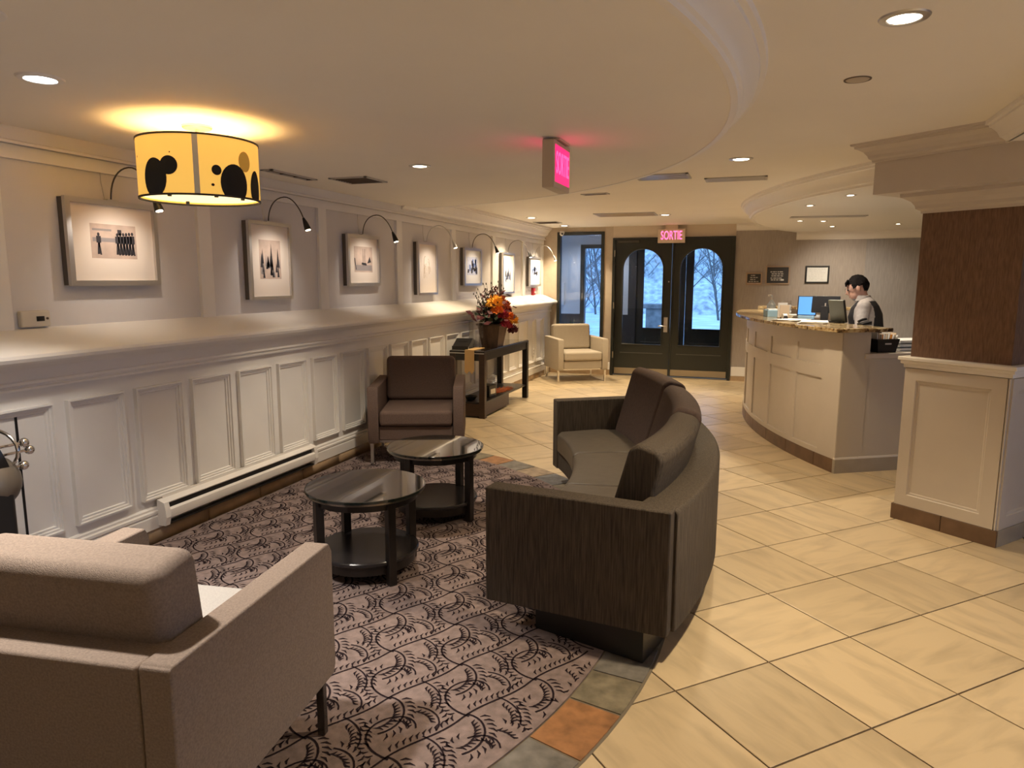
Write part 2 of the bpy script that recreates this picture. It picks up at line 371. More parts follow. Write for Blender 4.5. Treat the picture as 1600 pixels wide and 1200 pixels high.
# raised panel mouldings
pm = MB(); pw, ph = .165, .3225
levels = [(0, 0), (0, .026), (.009, .027), (.012, .017), (.022, .018), (.025, .009), (.035, .010), (.039, .001)]
lv = []
for ins, dp in levels: lv += [(dp, -pw + ins, -ph + ins), (dp, pw - ins, -ph + ins), (dp, pw - ins, ph - ins), (dp, -pw + ins, ph - ins)]
fc = [(4 * i + k, 4 * i + (k + 1) % 4, 4 * i + 4 + (k + 1) % 4, 4 * i + 4 + k) for i in range(len(levels) - 1) for k in range(4)] + [tuple(4 * (len(levels) - 1) + k for k in range(4))]
pm.add(lv, fc); panel0 = None
for k in range(-2, 21):
    y = 2.659 + .4042 * k
    if y > 10.85: break
    if panel0 is None:
        panel0 = pm.build('wainscot_panel', M_WHITE, wl); panel0.location = (XW, y, .5825)
    else: inst(panel0, wl, (XW, y, .5825))
# upper wall: stiles, rail and frieze
for y in (2.27, 3.635, 4.915, 6.19, 7.48, 8.76, 10.0, 11.0 - .06):
    w = .10 if y == 2.27 else .055
    MB().box(XU - .01, -3.336, y - w, y + w, 1.24, 2.055).build('stile', M_WHITE, wl, bevel=.004)
MB().box(XU - .01, -3.336, 1.0, YB, 2.055, 2.14).build('top_rail', M_WHITE, wl)
MB().box(XU - .01, -3.318, YN, YB, 2.118, 2.31).build('frieze', M_WHITE, wl)
MB().ext([(-3.33, 2.118), (-3.30, 2.118), (-3.30, 2.13), (-3.31, 2.136), (-3.33, 2.136)], 'y', YN, YB).build('frieze_bead', M_TRIM, wl)
CROWN = [(0, 0), (.012, 0), (.014, .012), (.03, .026), (.04, .030), (.055, .062), (.080, .088), (.092, .092), (.094, .104), (.110, .106), (.112, .13), (0, .13)]   # out, up
MB().ext([(-3.318 + u * 1.1, ZH - .145 + w * 1.115) for u, w in CROWN], 'y', 6.2, YB).build('crown_moulding', M_TRIM, wl, smooth=True)
MB().box(XW - .02, XW + .0035, 2.240, 2.252, .20, .90).build('panel_seam', M_BLACK, wl)
# skirting tiles along the left wall
bs = sempty('baseboard_left')
y = 1.2; sk = MB().box(-.01, .012, -.236, .236, 0, .092).build('skirting_tile', M_SKIRT, bs, bevel=.003); sk.location = (XW + .002, y, 0)
while y < 10.4:
    y += .485; inst(sk, bs, (XW + .002, y, 0))
# ---- entrance wall
wb = sempty('wall_back')
def wbox(n, x0, x1, z0, z1, m, y0=YB, y1=YB + .16): return MB().box(x0, x1, y0, y1, z0, z1).build(n, m, wb)
wbox('wall_panel', -3.62, -3.11, 0, 2.45, M_TAN)
wbox('wall_panel', -3.11, -2.35, 0, .36, M_TAN); wbox('wall_panel', -3.11, -2.35, 2.24, 2.45, M_TAN)
wbox('wall_panel', -2.35, -2.215, 0, 2.45, M_TAN)
wbox('transom', -2.215, -.40, 2.135, 2.45, mat('transom_paint', (.64, .54, .43), .6))
wbox('wallpaper_panel', -.40, 1.33, 0, 2.45, M_PAPER)
mb = MB(); mb.prism([(1.33, YB), (XR + .2, YB - .75), (XR + .2, YB + .3), (1.33, YB + .16)], 0, 2.45); mb.build('wallpaper_panel', mat('wallpaper_shaded', (.33, .31, .30), .8, noise=.10, nscale=14, stretch=(6, 6, .5), bump=.3, bscale=90), wb)  # wallpaper toned darker: weaker spot light on this wall put into its colour
for x0, x1 in ((-3.36, -2.225), (-.39, 1.33)):
    if x0 < -1:
        MB().box(-2.345, x1, YB - .022, YB, .0, .085).build('kick_tile', M_SKIRT, wb); MB().box(-2.345, x1, YB - .018, YB, .085, .20).build('base_moulding', M_TRIM, wb, bevel=.005)
        MB().box(-3.36, -2.345, YB - .022, YB, .0, .085).build('kick_tile', M_SKIRT, wb); MB().box(-3.2, -2.345, YB - .018, YB, .085, .20).build('base_moulding', M_TRIM, wb, bevel=.005)
    else:
        MB().box(x0, x1, YB - .022, YB, 0, .07).build('kick_tile', M_SKIRT, wb); MB().box(x0, x1, YB - .018, YB, .07, .21).build('base_moulding', M_TRIM, wb, bevel=.006)
MB().ext([(YB - u, ZH - .10 + w * .77) for u, w in CROWN], 'x', -.40, .5).build('crown_moulding', M_TRIM, wb, smooth=True)
MB().ext([(YB - u, 2.17 - .105 + w * .81) for u, w in CROWN], 'x', .42, 1.33).build('crown_moulding', M_TRIM, wb, smooth=True)
cr = MB().ext([(-u, 2.17 - .105 + w * .81) for u, w in CROWN], 'x', 0, 3.4).build('crown_moulding', M_TRIM, wb, smooth=True); cr.location = (1.33, YB, 0); cr.rotation_euler = (0, 0, math.atan2(-.75, XR + .2 - 1.33))
# other walls (out of the picture), the right one with a big window
wr = sempty('wall_right')
for y0, y1, z0, z1 in ((YN - .2, .7, 0, 2.45), (3.0, 11.2, 0, 2.45), (.7, 3.0, 0, .12), (.7, 3.0, 2.15, 2.45)):
    MB().box(XR, XR + .2, y0, y1, z0, z1).build('wall_panel', M_WHITE, wr)
w2 = struct(MB().box(XR + .08, XR + .1, .7, 3.0, .12, 2.15).build('window_2', M_GLASS))
for y in (.73, 1.85, 2.97): MB().box(XR + .05, XR + .13, y - .03, y + .03, .12, 2.15).build('mullion', M_DOOR, w2)
struct(MB().box(-3.62, XR + .2, YN - .2, YN, 0, 2.45).build('wall_front', M_PAPER))
# ---- ceiling
ce = struct(MB().box(-3.62, XR + .2, YN - .2, YB + .16, ZH, 2.5).build('ceiling', M_CEIL))
LC, LR = (-3.742, 2.907), 3.61
arc = [(LC[0] + LR * math.cos(R_(t)), LC[1] + LR * math.sin(R_(t))) for t in [(-83.5 + 167 * i / 96) for i in range(97)]]
MB().prism([(LC[0] + (x - LC[0]) * (LR - .02) / LR, LC[1] + (y - LC[1]) * (LR - .02) / LR) for x, y in arc] + [(-3.335, arc[-1][1]), (-3.335, arc[0][1])], ZL, ZH + .02).build('round_soffit', M_CEIL, ce)
prof = [(LR - .022, ZL - .001), (LR - .020, ZL - .003), (LR + .006, ZL - .003), (LR + .012, ZL + .010), (LR + .024, ZL + .016), (LR + .027, ZL + .03), (LR + .040, ZL + .05), (LR + .062, ZL + .07), (LR + .080, ZL + .078), (LR + .083, ZL + .09), (LR + .104, ZL + .092), (LR + .110, ZL + .112), (LR - .022, ZL + .112)]
struct(MB().rev(prof, LC, -83.5, 83.5, 110).build('trim_1', M_TRIM, None, smooth=True))
DC = (4.95, 8.55)
def dpt(r, a): return (DC[0] + r * math.cos(R_(a)), DC[1] + r * math.sin(R_(a)))
arc = [dpt(5.08, t) for t in [151.5 + 71 * i / 60 for i in range(61)]]
MB().prism(arc + [(XR, arc[-1][1]), (XR, YB)], 2.17, ZH + .02).build('desk_soffit', mat('soffit_paint', (.78, .75, .70), .7), ce)
prof = [(5.078, 2.168), (5.08, 2.166), (5.112, 2.166), (5.114, 2.182), (5.128, 2.19), (5.132, 2.21), (5.15, 2.24), (5.178, 2.268), (5.195, 2.272), (5.198, 2.288), (5.218, 2.29), (5.222, 2.312), (5.078, 2.312)]
struct(MB().rev(prof, DC, 151.5, 222, 90).build('trim_2', M_TRIM, None, smooth=True))
MB().box(1.14, XR, YN, 4.35, ZL, ZH + .02).build('side_soffit', M_CEIL, ce)
struct(MB().ext([(1.15 - u, ZL + w * .85) for u, w in CROWN], 'y', YN, 4.38).build('trim_3', M_TRIM, None, smooth=True))
# ---- column
E1 = math.atan2(-.638, .77); cw = .617
co = sempty('column', (.842, 4.89, 0), E1)
def cbox(n, ins, z0, z1, m, bev=0, par=co): return MB().box(ins, cw - ins, ins, cw - ins, z0, z1).build(n, m, par, bevel=bev)
cbox('plinth_core', .02, 0, .10, M_SKIRTD)
for k in range(2):
    MB().box(.002 + k * cw / 2, -.002 + (k + 1) * cw / 2, 0, .016, 0, .098).build('skirting_tile', M_SKIRTD, co, bevel=.002)
    MB().box(cw - .016, cw, .018 + k * .3, .014 + (k + 1) * .3, 0, .098).build('skirting_tile', M_SKIRTG, co, bevel=.002)
    MB().box(0, .016, .018 + k * .3, .014 + (k + 1) * .3, 0, .098).build('skirting_tile', M_SKIRTD, co, bevel=.002)
cbox('wainscot_body', .016, .098, .99, M_DESKPAINT)
def frame_panel(n, L0, L1, Z0, Z1, place, m, par):
    lv = []; LV = [(0, 0), (0, .012), (.07, .012), (.074, .006), (.084, .005), (.09, .0015)]
    for ins, dp in LV:
        lv += [place(L0 + ins, Z0 + ins, dp), place(L1 - ins, Z0 + ins, dp), place(L1 - ins, Z1 - ins, dp), place(L0 + ins, Z1 - ins, dp)]
    n_ = len(LV); fc = [(4 * i + k, 4 * i + (k + 1) % 4, 4 * i + 4 + (k + 1) % 4, 4 * i + 4 + k) for i in range(n_ - 1) for k in range(4)] + [tuple(4 * (n_ - 1) + k for k in range(4))]
    return MB().add(lv, fc).build(n, m, par)
frame_panel('raised_panel', .018, cw - .035, .10, .965, lambda l, z, d: (l, .016 - d, z), M_DESKPAINT, co)
frame_panel('raised_panel', .018, cw - .018, .10, .965, lambda l, z, d: (cw - .016 + d, l, z), M_DESKPAINT, co)
for x in (cw - .030, cw - .016): MB().box(x - .004, x + .004, .000, .014, .10, .965).build('corner_bead', M_DESKPAINT, co, bevel=.002)
cbox('cap_moulding', .004, .968, .992, M_TRIM, .004); cbox('cap_moulding', -.010, .992, 1.012, M_TRIM, .005); cbox('cap_moulding', -.022, 1.012, 1.036, M_TRIM, .006)
cbox('shaft', .03, 1.036, 1.93, M_BROWN)
def sq_sweep(n, prof, par, m):         # profile (outset, z) wound around the square
    mb = MB(); c_ = [(0, 0), (1, 0), (1, 1), (0, 1)]; vs = []
    for sx, sy in c_:
        for o_, z in prof: vs.append(((cw + o_) if sx else -o_, (cw + o_) if sy else -o_, z))
    k = len(prof); fs = [(i * k + j, i * k + j + 1, ((i + 1) % 4) * k + j + 1, ((i + 1) % 4) * k + j) for i in range(4) for j in range(k - 1)]
    return mb.add(vs, fs).build(n, m, par)
sq_sweep('lower_crown', [(-.06, 1.895), (-.022, 1.895), (-.02, 1.91), (0, 1.922), (.004, 1.94), (.02, 1.965), (.05, 1.985), (.062, 1.99), (.064, 2.012), (.06, 2.02)], co, M_DESKPAINT)
cbox('capital_block', -.17, 2.012, 2.225, M_DESKPAINT)
sq_sweep('upper_crown', [(.165, 2.20), (.182, 2.20), (.184, 2.212), (.198, 2.222), (.203, 2.238), (.22, 2.262), (.244, 2.278), (.256, 2.282), (.258, 2.296), (.272, 2.298), (.275, 2.312)], co, M_DESKPAINT)
MB().box(.02, 1.8, .10, .16, 0, .004).build('dark_floor_strip', slates[1], fl).location = (1.50, 4.60, 0)

# ---- doors
def door_leaf(parent, x0, x1, y, zt=2.11, z0=.02, op=.31, th=.045, zb=.50, za=1.97, mt=M_DOOR, n=20):
    c = (x0 + x1) / 2; zs = za - op; mb = MB()
    pts = [(c - op, zb), (c - op, zs)] + [(c - op * math.cos(PI * i / n), zs + op * math.sin(PI * i / n)) for i in range(1, n)] + [(c + op, zs), (c + op, zb)]
    mb.box(x0, c - op, y, y + th, z0, zt); mb.box(c + op, x1, y, y + th, z0, zt); mb.box(c - op, c + op, y, y + th, z0, zb)
    top = pts[1:-1]; m_ = len(top); vs = []
    for yy in (y, y + th):
        vs += [(px, yy, pz) for px, pz in top] + [(px, yy, zt) for px, pz in top]
    fs = []
    for i in range(m_ - 1):
        fs += [(i, i + 1, m_ + i + 1, m_ + i), (2 * m_ + i, 3 * m_ + i, 3 * m_ + i + 1, 2 * m_ + i + 1), (i, 2 * m_ + i, 2 * m_ + i + 1, i + 1)]
    fs.append((m_, 2 * m_ - 1, 4 * m_ - 1, 3 * m_))
    mb.add(vs, fs); leaf = mb.build('leaf', mt, parent, recalc=True)
    bead = MB(); P3 = [(px, y - .004, pz) for px, pz in pts]; bead.tube(P3 + [P3[0]], .011, 6); bead.build('glazing_bead', mt, leaf, smooth=True)
    gm = MB(); gm.add([(px, y + th * .5, pz) for px, pz in pts], [tuple(range(len(pts)))]); gm.build('pane', M_GLASS, leaf)
    MB().box(x0 + .10, x1 - .10, y - .008, y, .36, .372).build('rail_bead', mat('door_bead', (.08, .08, .07), .3), leaf)
    MB().box(x0 + .015, x1 - .015, y - .004, y, .03, .125).build('kick_plate', M_BRASS if mt is M_DOOR else M_DOOR, leaf)
    return leaf
d1 = sempty('door_1')
MB().box(-2.215, -2.175, YB - .035, YB + .10, 0, 2.135).build('jamb', M_DOOR, d1); MB().box(-.44, -.40, YB - .035, YB + .10, 0, 2.135).build('jamb', M_DOOR, d1)
MB().box(-2.175, -.44, YB - .03, YB + .10, 2.105, 2.135).build('head', M_DOOR, d1)
la = door_leaf(d1, -2.173, -1.312, YB + .005); lb = door_leaf(d1, -1.305, -.442, YB + .005)
MB().box(-1.305, -1.285, YB - .012, YB + .005, .02, 2.10).build('astragal', M_DOOR, lb)
MB().box(-1.405, -1.345, YB - .008, YB + .005, .70, .93).build('lock_plate', M_ALU, la, bevel=.004)
MB().tube([(-1.375, YB - .008, .80), (-1.375, YB - .05, .80), (-1.40, YB - .06, .80), (-1.48, YB - .06, .80)], .010, 8).build('lever_handle', M_CHROME, la, smooth=True)
MB().tube([(-1.345, YB - .02, 1.47), (-1.345, YB + .005, 1.47)], .012, 10).build('viewer', M_CHROME, la)
MB().box(-2.13, -1.80, YB - .05, YB + .005, 2.055, 2.098).build('door_closer', mat('closer', (.06, .055, .045), .35, .4), la, bevel=.006)
for z in (.28, 1.05, 1.85): MB().tube([(-2.178, YB - .038, z), (-2.178, YB - .038, z + .10)], .011, 8).build('hinge', M_BRASS, la)
struct(MB().box(-2.215, -.40, YB - .03, YB + .15, 0, .012).build('trim_4', M_BRASS))
# window beside the doors
w1 = sempty('window_1')
for b_ in ((-3.11, -3.06, .36, 2.24), (-2.40, -2.35, .36, 2.24), (-3.06, -2.40, .36, .41), (-3.06, -2.40, 2.19, 2.24)):
    MB().box(b_[0], b_[1], YB - .02, YB + .08, b_[2], b_[3]).build('window_frame', M_DOOR, w1)
MB().box(-3.06, -2.40, YB + .03, YB + .036, .41, 2.19).build('pane', M_GLASS, w1)

# ---- vestibule behind the doors and the world outside
YV = 13.0
vw = sempty('wall_vestibule')
M_VW = mat('vestibule_white', (.66, .66, .68), .6); M_VD = mat('vestibule_dark', (.035, .033, .034), .5)
MB().box(-4.9, -4.7, YB + .16, YV + .2, 0, 2.6).build('wall_panel', M_VW, vw)
MB().box(-4.7, XU - .26, YB + .16, YB + .3, 0, 2.6).build('wall_panel', M_VW, vw)
MB().box(.35, .5, YB + .16, YV + .2, 0, 2.6).build('wall_panel', M_VD, vw)
for x0, x1, z0, z1, m in ((-4.9, -3.22, 0, .86, M_VD), (-4.9, -3.22, .86, 2.6, M_VW), (-3.22, -2.70, 0, .36, M_VD), (-3.22, -2.70, 2.14, 2.6, M_VW),
                          (-2.70, -2.46, 0, 2.6, M_VD), (-2.46, -2.32, 0, .86, M_VD), (-2.46, -2.32, .86, 2.6, M_VW), (-2.46, -.4, 2.42, 2.6, M_VD), (-.42, .5, 0, 2.6, M_VD), (-2.32, -2.18, 0, 2.42, M_VD)):
    MB().box(x0, x1, YV, YV + .16, z0, z1).build('wall_panel', m, vw)
struct(MB().box(-4.9, .5, YB + .16, YV + .2, 2.45, 2.6).build('ceiling_vestibule', M_CEIL))
w3 = sempty('window_3')
for b_ in ((-3.22, -3.14, .36, 2.14), (-2.75, -2.70, .36, 2.14), (-3.14, -2.75, .36, .42), (-3.14, -2.75, 2.07, 2.14)):
    MB().box(b_[0], b_[1], YV - .02, YV + .1, b_[2], b_[3]).build('window_frame', M_DOOR, w3)
MB().box(-3.14, -2.75, YV + .03, YV + .036, .42, 2.07).build('pane', M_GLASS, w3)
d2 = sempty('door_2')
door_leaf(d2, -2.178, -1.302, YV + .03, op=.31, zb=.62, za=2.32, zt=2.42); door_leaf(d2, -1.296, -.422, YV + .03, op=.31, zb=.62, za=2.32, zt=2.42)
vb = thing('wall_box', 'pale grey intercom box on the vestibule wall behind the side window', 'intercom', (-3.62, YV - .055, 1.02))
MB().box(-.10, .10, 0, .05, 0, .42).build('housing', M_VW, vb, bevel=.01); MB().box(-.085, .03, -.012, 0, .03, .24).build('dark_panel', M_VD, vb, bevel=.004)
vt = thing('vestibule_plant', 'leafy potted plant standing in the vestibule behind the side window', 'plant', (-3.25, 12.35, 0))
MB().lathe([(0, 0), (.13, 0), (.17, .34), (.15, .34), (.14, .30), (0, .30)], n=16).build('pot', mat('terracotta_dark', (.16, .05, .03), .6), vt, smooth=True)
lm = MB(); random.seed(21)
for k in range(90):
    a_ = random.uniform(0, 2 * PI); e_ = random.uniform(.2, 1.35); L_ = random.uniform(.25, .62); d = Vector((math.cos(a_) * math.cos(e_), math.sin(a_) * math.cos(e_), math.sin(e_))); s_ = d.cross(Vector((0, 0, 1))).normalized() * .018
    p0 = Vector((0, 0, .34)); p1 = p0 + d * L_ * .6; p2 = p0 + d * L_ + Vector((0, 0, -.05)); lm.add([p0, p1 + s_, p2, p1 - s_], [(0, 1, 2, 3)])
lm.build('fronds', M_EVERG, vt, recalc=False)['kind'] = 'stuff'
struct(MB().box(-40, 40, YV + .2, 80, -.4, -.14).build('ground', M_SNOW))
struct(MB().box(-4.9, .5, YV + .16, YV + 1.2, -.14, -.01).build('step_slab', M_SNOW))
hb = MB(); random.seed(3); nx, ny = 40, 14; vs = []
for j in range(ny):
    for i in range(nx): vs.append((-44 + 60 * i / (nx - 1), 34 + 1.7 * j, -.2 + (j / (ny - 1)) ** .9 * 8.5 + random.uniform(-.35, .35) * min(j, 3)))
hb.add(vs, [(j * nx + i, j * nx + i + 1, (j + 1) * nx + i + 1, (j + 1) * nx + i) for j in range(ny - 1) for i in range(nx - 1)])
struct(hb.build('hillside', M_HILL, smooth=True))
def bare_tree(seed, h):
    random.seed(seed); br = MB(); tr = MB()
    def grow(p, d, L_, r, lev):
        pts = [p]; n = 4
        for i in range(n):
            d = (d + Vector((random.uniform(-.16, .16), random.uniform(-.16, .16), random.uniform(-.02, .16)))).normalized(); p = p + d * (L_ / n); pts.append(p)
        (tr if lev == 0 else br).tube(pts, [r * (1 - .55 * i / n) for i in range(n + 1)], 6 if lev == 0 else 3, cap=False)
        if lev >= 4: return
        for i in range({0: 12, 1: 7, 2: 5, 3: 3}[lev]):
            t = random.uniform(.2 if lev else .10, 1); b0 = pts[min(int(t * n), n - 1)].lerp(pts[min(int(t * n) + 1, n)], t * n % 1)
            a_ = random.uniform(0, 2 * PI); sp = random.uniform(.5, 1.0); side = Vector((math.cos(a_), math.sin(a_), .15))
            grow(b0, (d * (1 - sp * .5) + side * sp).normalized(), L_ * random.uniform(.28, .44), r * .45, lev + 1)
    grow(Vector((0, 0, -.2)), Vector((0, 0, 1)), h * .62, h * .0085, 0)
    return tr, br
trees = []
for s_, h in ((1, 6.5), (2, 7.5)):
    t = thing('bare_tree', '', 'tree', (0, 0, 0), 0, 'bare winter trees outside the glass doors'); a_, b_ = bare_tree(s_, h)
    a_.build('trunk', M_BARK, t, smooth=True); b_.build('branches', M_BARK, t, recalc=False)['kind'] = 'stuff'; trees.append(t)
random.seed(9); used = set()
lab = 'bare winter tree standing outdoors beyond the glass entrance doors'
for k, (x, y) in enumerate(((-4.9, 19.5), (-2.9, 25), (-.6, 24), (-5.6, 27), (-1.6, 30), (-3.9, 33), (-7.4, 33), (.6, 31), (-6.4, 39), (-2.4, 38))):
    t = trees[k % 2]
    if k % 2 not in used: used.add(k % 2); t.location = (x, y, -.15); t['label'] = lab
    else: dup(t, (x, y, -.15 if y < 34 else .3), random.uniform(0, 6.28), lab)
sp = thing('stone_pier', 'grey stone pier with a flat cap outside the entrance doors', 'pier', (-2.35, 17.0, -.15))
MB().box(-.22, .22, -.22, .22, 0, .98).build('shaft', M_STONE, sp, bevel=.02); MB().box(-.29, .29, -.29, .29, .98, 1.08).build('cap', M_STONE, sp, bevel=.015)
vl = thing('vestibule_light', 'small recessed ceiling light inside the glazed entrance vestibule', 'downlight', (-2.9, 12.2, 2.45))
MB().lathe([(.05, -.002), (.075, -.002), (.075, 0)], n=20).build('trim_ring', M_ALU, vl); MB().lathe([(0, -.003), (.05, -.003)], n=20).build('lens', M_BULBC, vl)
spot('vestibule_lamp', (0, 0, -.02), (0, 0, -1), 45, (.75, .85, 1), 150, .6, .05, vl)

# ================================================================== CEILING FITTINGS
def downlight(x, y, z, label, energy, color, target=None, r=.075, angle=112, lit=True, cool=False, blend=.55):
    t = thing('ceiling_downlight', label, 'downlight', (x, y, z))
    MB().lathe([(r, -.001), (r + .006, -.007), (r + .026, -.005), (r + .030, 0)], n=28).build('trim_ring', M_ALU if not cool else M_WHITE, t, smooth=True)
    MB().lathe([(0, -.0045), (r + .002, -.0045)], n=28).build('lens', M_BULBC if cool else M_BULB, t)
    spot('downlight_lamp', (0, 0, -.02), (0, 0, -1), energy, color, angle, blend, .05, t)
    return t
downlight(.374, 2.609, ZH, 'large bright warm downlight above the open cream tile floor', DOWN_W * 1.8, WARM, angle=110, r=.045)
downlight(-2.443, 1.915, ZL, 'cool white downlight in the round soffit beside the yellow drum lamp', DOWN_W * .6, COOL, cool=True, angle=90, r=.047)
downlight(-2.01, 1.40, ZL, 'cool white downlight in the round soffit cut by the picture edge', DOWN_W * 2.0, COOL, cool=True, angle=84, r=.047)
downlight(-2.054, 4.093, ZL, 'warm downlight in the round soffit above the coffee tables', DOWN_W * 1.2, NEUT, angle=100, r=.040)
downlight(-2.93, 9.08, ZH, 'small warm downlight near the panelled wall above the console end', DOWN_W * 1.1, WARM, r=.045)
downlight(-2.88, 10.55, ZH, 'small warm downlight above the beige armchair by the side window', DOWN_W * 1.4, WARM, r=.045)
downlight(-.18, 5.163, ZH, 'small downlight with dark ring between sofa and reception desk', DOWN_W * 1.2, WARM, r=.05, angle=110)
downlight(-2.55, 6.9, ZH, 'warm downlight over the near end of the console table', DOWN_W * 1.0, WARM, r=.045, angle=95)
downlight(-1.2, 9.2, ZH, 'warm downlight above the floor in front of the entrance doors', DOWN_W * 1.7, WARM, r=.045)
for x, y, z, nm in ((-2.3, -1.7, ZH, 'in the front corner of the lobby'), (-.5, -1.7, ZH, 'over the floor near the front wall'), (1.0, -1.9, ZH, 'beside the side soffit near the front wall'), (2.6, -.4, ZL, 'in the side soffit by the front wall'), (2.8, 1.5, ZL, 'in the side soffit near the tall window')):  # fill lamps out of view, added to brighten the room
    downlight(x, y, z, 'added unseen fill downlight ' + nm, FILL_W * (.30 if y < -1 else 1), NEUT, r=.06, angle=96, blend=.5)
random.seed(5)
for k, (x, y, nm) in enumerate(((.625, 6.34, 'nearest the column'), (.37, 7.09, 'above the counter middle'), (.366, 8.87, 'above the counter tip'), (.62, 8.98, 'beside the soffit vent'), (.79, 9.9, 'by the wall crown moulding'), (1.5, 9.7, 'behind the receptionist'))):
    t = thing('soffit_spotlight', 'small recessed spotlight in the desk soffit ' + nm, 'spotlight', (x, y, 2.17), 0, 'spotlights in the soffit over the reception desk')
    MB().lathe([(.026, -.003), (.042, -.005), (.046, 0)], n=18).build('trim_ring', M_ALU, t); MB().lathe([(0, -.002), (.027, -.002)], n=18).build('lens', M_BULB, t)
    tx = (.25, .9, -1) if nm.startswith('by the wall') else (0, 0, -1)
    spot('soffit_lamp', (0, 0, -.015), tx, 55 if nm.startswith('by') else 42, NEUT, 100 if nm.startswith('by') else 105, 1 if nm.startswith('by') else .6, .03, t)
def vent(name, label, x, y, z, w, d, rz, m, slats=6, back=None):
    t = thing(name, label, 'vent', (x, y, z), rz)
    f = MB(); f.box(-w / 2, w / 2, -d / 2, -d / 2 + .02, -.008, 0); f.box(-w / 2, w / 2, d / 2 - .02, d / 2, -.008, 0); f.box(-w / 2, -w / 2 + .02, -d / 2, d / 2, -.008, 0); f.box(w / 2 - .02, w / 2, -d / 2, d / 2, -.008, 0)
    f.build('frame', M_VENTL, t); MB().box(-w / 2 + .01, w / 2 - .01, -d / 2 + .01, d / 2 - .01, -.002, 0).build('backing', back or M_VENT, t)
    s0 = None
    for k in range(slats):
        yy = -d / 2 + .03 + (d - .06) * k / max(slats - 1, 1)
        if s0 is None:
            hs = (d - .06) / max(slats - 1, 1) * .36; s0 = (MB().box(-w / 2 + .02, w / 2 - .02, -hs, hs, -.0075, -.0055) if back else MB().box(-w / 2 + .02, w / 2 - .02, -.004, .004, -.008, -.001)).build('slat', m, t); s0.location = (0, yy, 0)
        else: inst(s0, t, (0, yy, 0))
    return t
vent('ceiling_vent', 'dark brown square ceiling vent in the round soffit near the wall', -2.756, 4.52, ZL, .30, .30, 0, M_VENT, 8)
vent('ceiling_vent', 'narrow dark slot vent in the round soffit beside the yellow drum lamp', -3.06, 4.15, ZL, .09, .5, 0, M_VENT, 4)
vent('ceiling_vent', 'silvery ceiling vent between the hanging exit sign and the desk', -.79, 5.83, ZH, .42, .30, R_(0), M_ALU, 6, mat('vent_mid', (.34, .34, .36), .5))
vent('ceiling_vent', 'pale ceiling vent next to the curved desk soffit', -.246, 6.14, ZH, .48, .22, R_(0), M_VENTL, 6, mat('vent_pale', (.46, .44, .42), .5))
vent('ceiling_vent', 'thin dark slot vent in the ceiling behind the hanging exit sign', -1.55, 6.78, ZH, .26, .10, R_(-8), M_VENT, 2)
vent('ceiling_vent', 'long tan air vent in the ceiling before the entrance doors', -1.66, 9.0, ZH, .75, .45, R_(2), mat('vent_tan', (.50, .40, .27), .5), 7, mat('vent_tan_dark', (.26, .19, .11), .6))
vent('ceiling_vent', 'brown air vent in the ceiling corner above the side window', -2.95, 9.9, ZH, .35, .30, 0, M_VENT, 6)
vent('soffit_vent', 'long air grille in the soffit above the reception desk', .62, 8.35, 2.17, .75, .16, R_(4), M_VENTL, 4, M_VENT)
t = thing('ceiling_speaker', 'flat round cover plate set in the main ceiling', 'cover plate', (.323, 3.319, ZH))
MB().lathe([(0, -.006), (.034, -.006), (.042, -.004), (.046, 0)], n=24).build('cover', mat('speaker_paint', (.50, .42, .32), .6), t, smooth=True)
MB().lathe([(.044, 0), (.046, -.003), (.052, -.003), (.053, 0)], n=24).build('ring', M_VENT, t)
# drum pendant lamp
lp = thing('drum_pendant_lamp', 'yellow drum ceiling lamp printed with black pebble shapes', 'lamp', (-2.51, 2.724, ZL))
MB().lathe([(0, -.014), (.062, -.014), (.066, -.008), (.066, 0)], n=28).build('canopy', M_ALU, lp, smooth=True)
MB().tube([(0, 0, -.01), (0, 0, -.30)], .008, 10).build('stem', M_ALU, lp, smooth=True)
zt, zb_, sr = -.078, -.335, .262
m = D.materials.new('lit_shade'); m.use_nodes = True; N = m.node_tree.nodes; L = m.node_tree.links; b = N['Principled BSDF']
b.inputs['Base Color'].default_value = (.80, .52, .13, 1); b.inputs['Roughness'].default_value = .8
b.inputs['Emission Color'].default_value = (1, .55, .10, 1); b.inputs['Emission Strength'].default_value = .50
M_SHADE = m
sh = MB().rev([(sr, zb_), (sr, zt), (sr - .004, zt), (sr - .004, zb_)], (0, 0), 0, 360, 64).build('shade', M_SHADE, lp, smooth=True)
for z in (zt, zb_): MB().rev([(sr - .005, z - .004), (sr + .003, z - .004), (sr + .003, z + .004), (sr - .005, z + .004)], (0, 0), 0, 360, 64).build('rim', mat('rim_dark', (.03, .018, .01), .6), sh)
MB().lathe([(0, zb_ + .012), (sr - .005, zb_ + .012)], n=48).build('diffuser', mat('lit_diffuser', (.9, .8, .6), .6, emit=(1, .80, .42), estr=1.1), lp)
for a_ in (-85, 10, -30, 150): MB().tube([(.21 * math.cos(R_(a_)), .21 * math.sin(R_(a_)), zb_ - .004), (.21 * math.cos(R_(a_)), .21 * math.sin(R_(a_)), zb_ + .014)], .009, 8).build('diffuser_knob', M_BLACK, lp)
acam = math.degrees(math.atan2(-2.724, 2.51))          # azimuth towards the seats
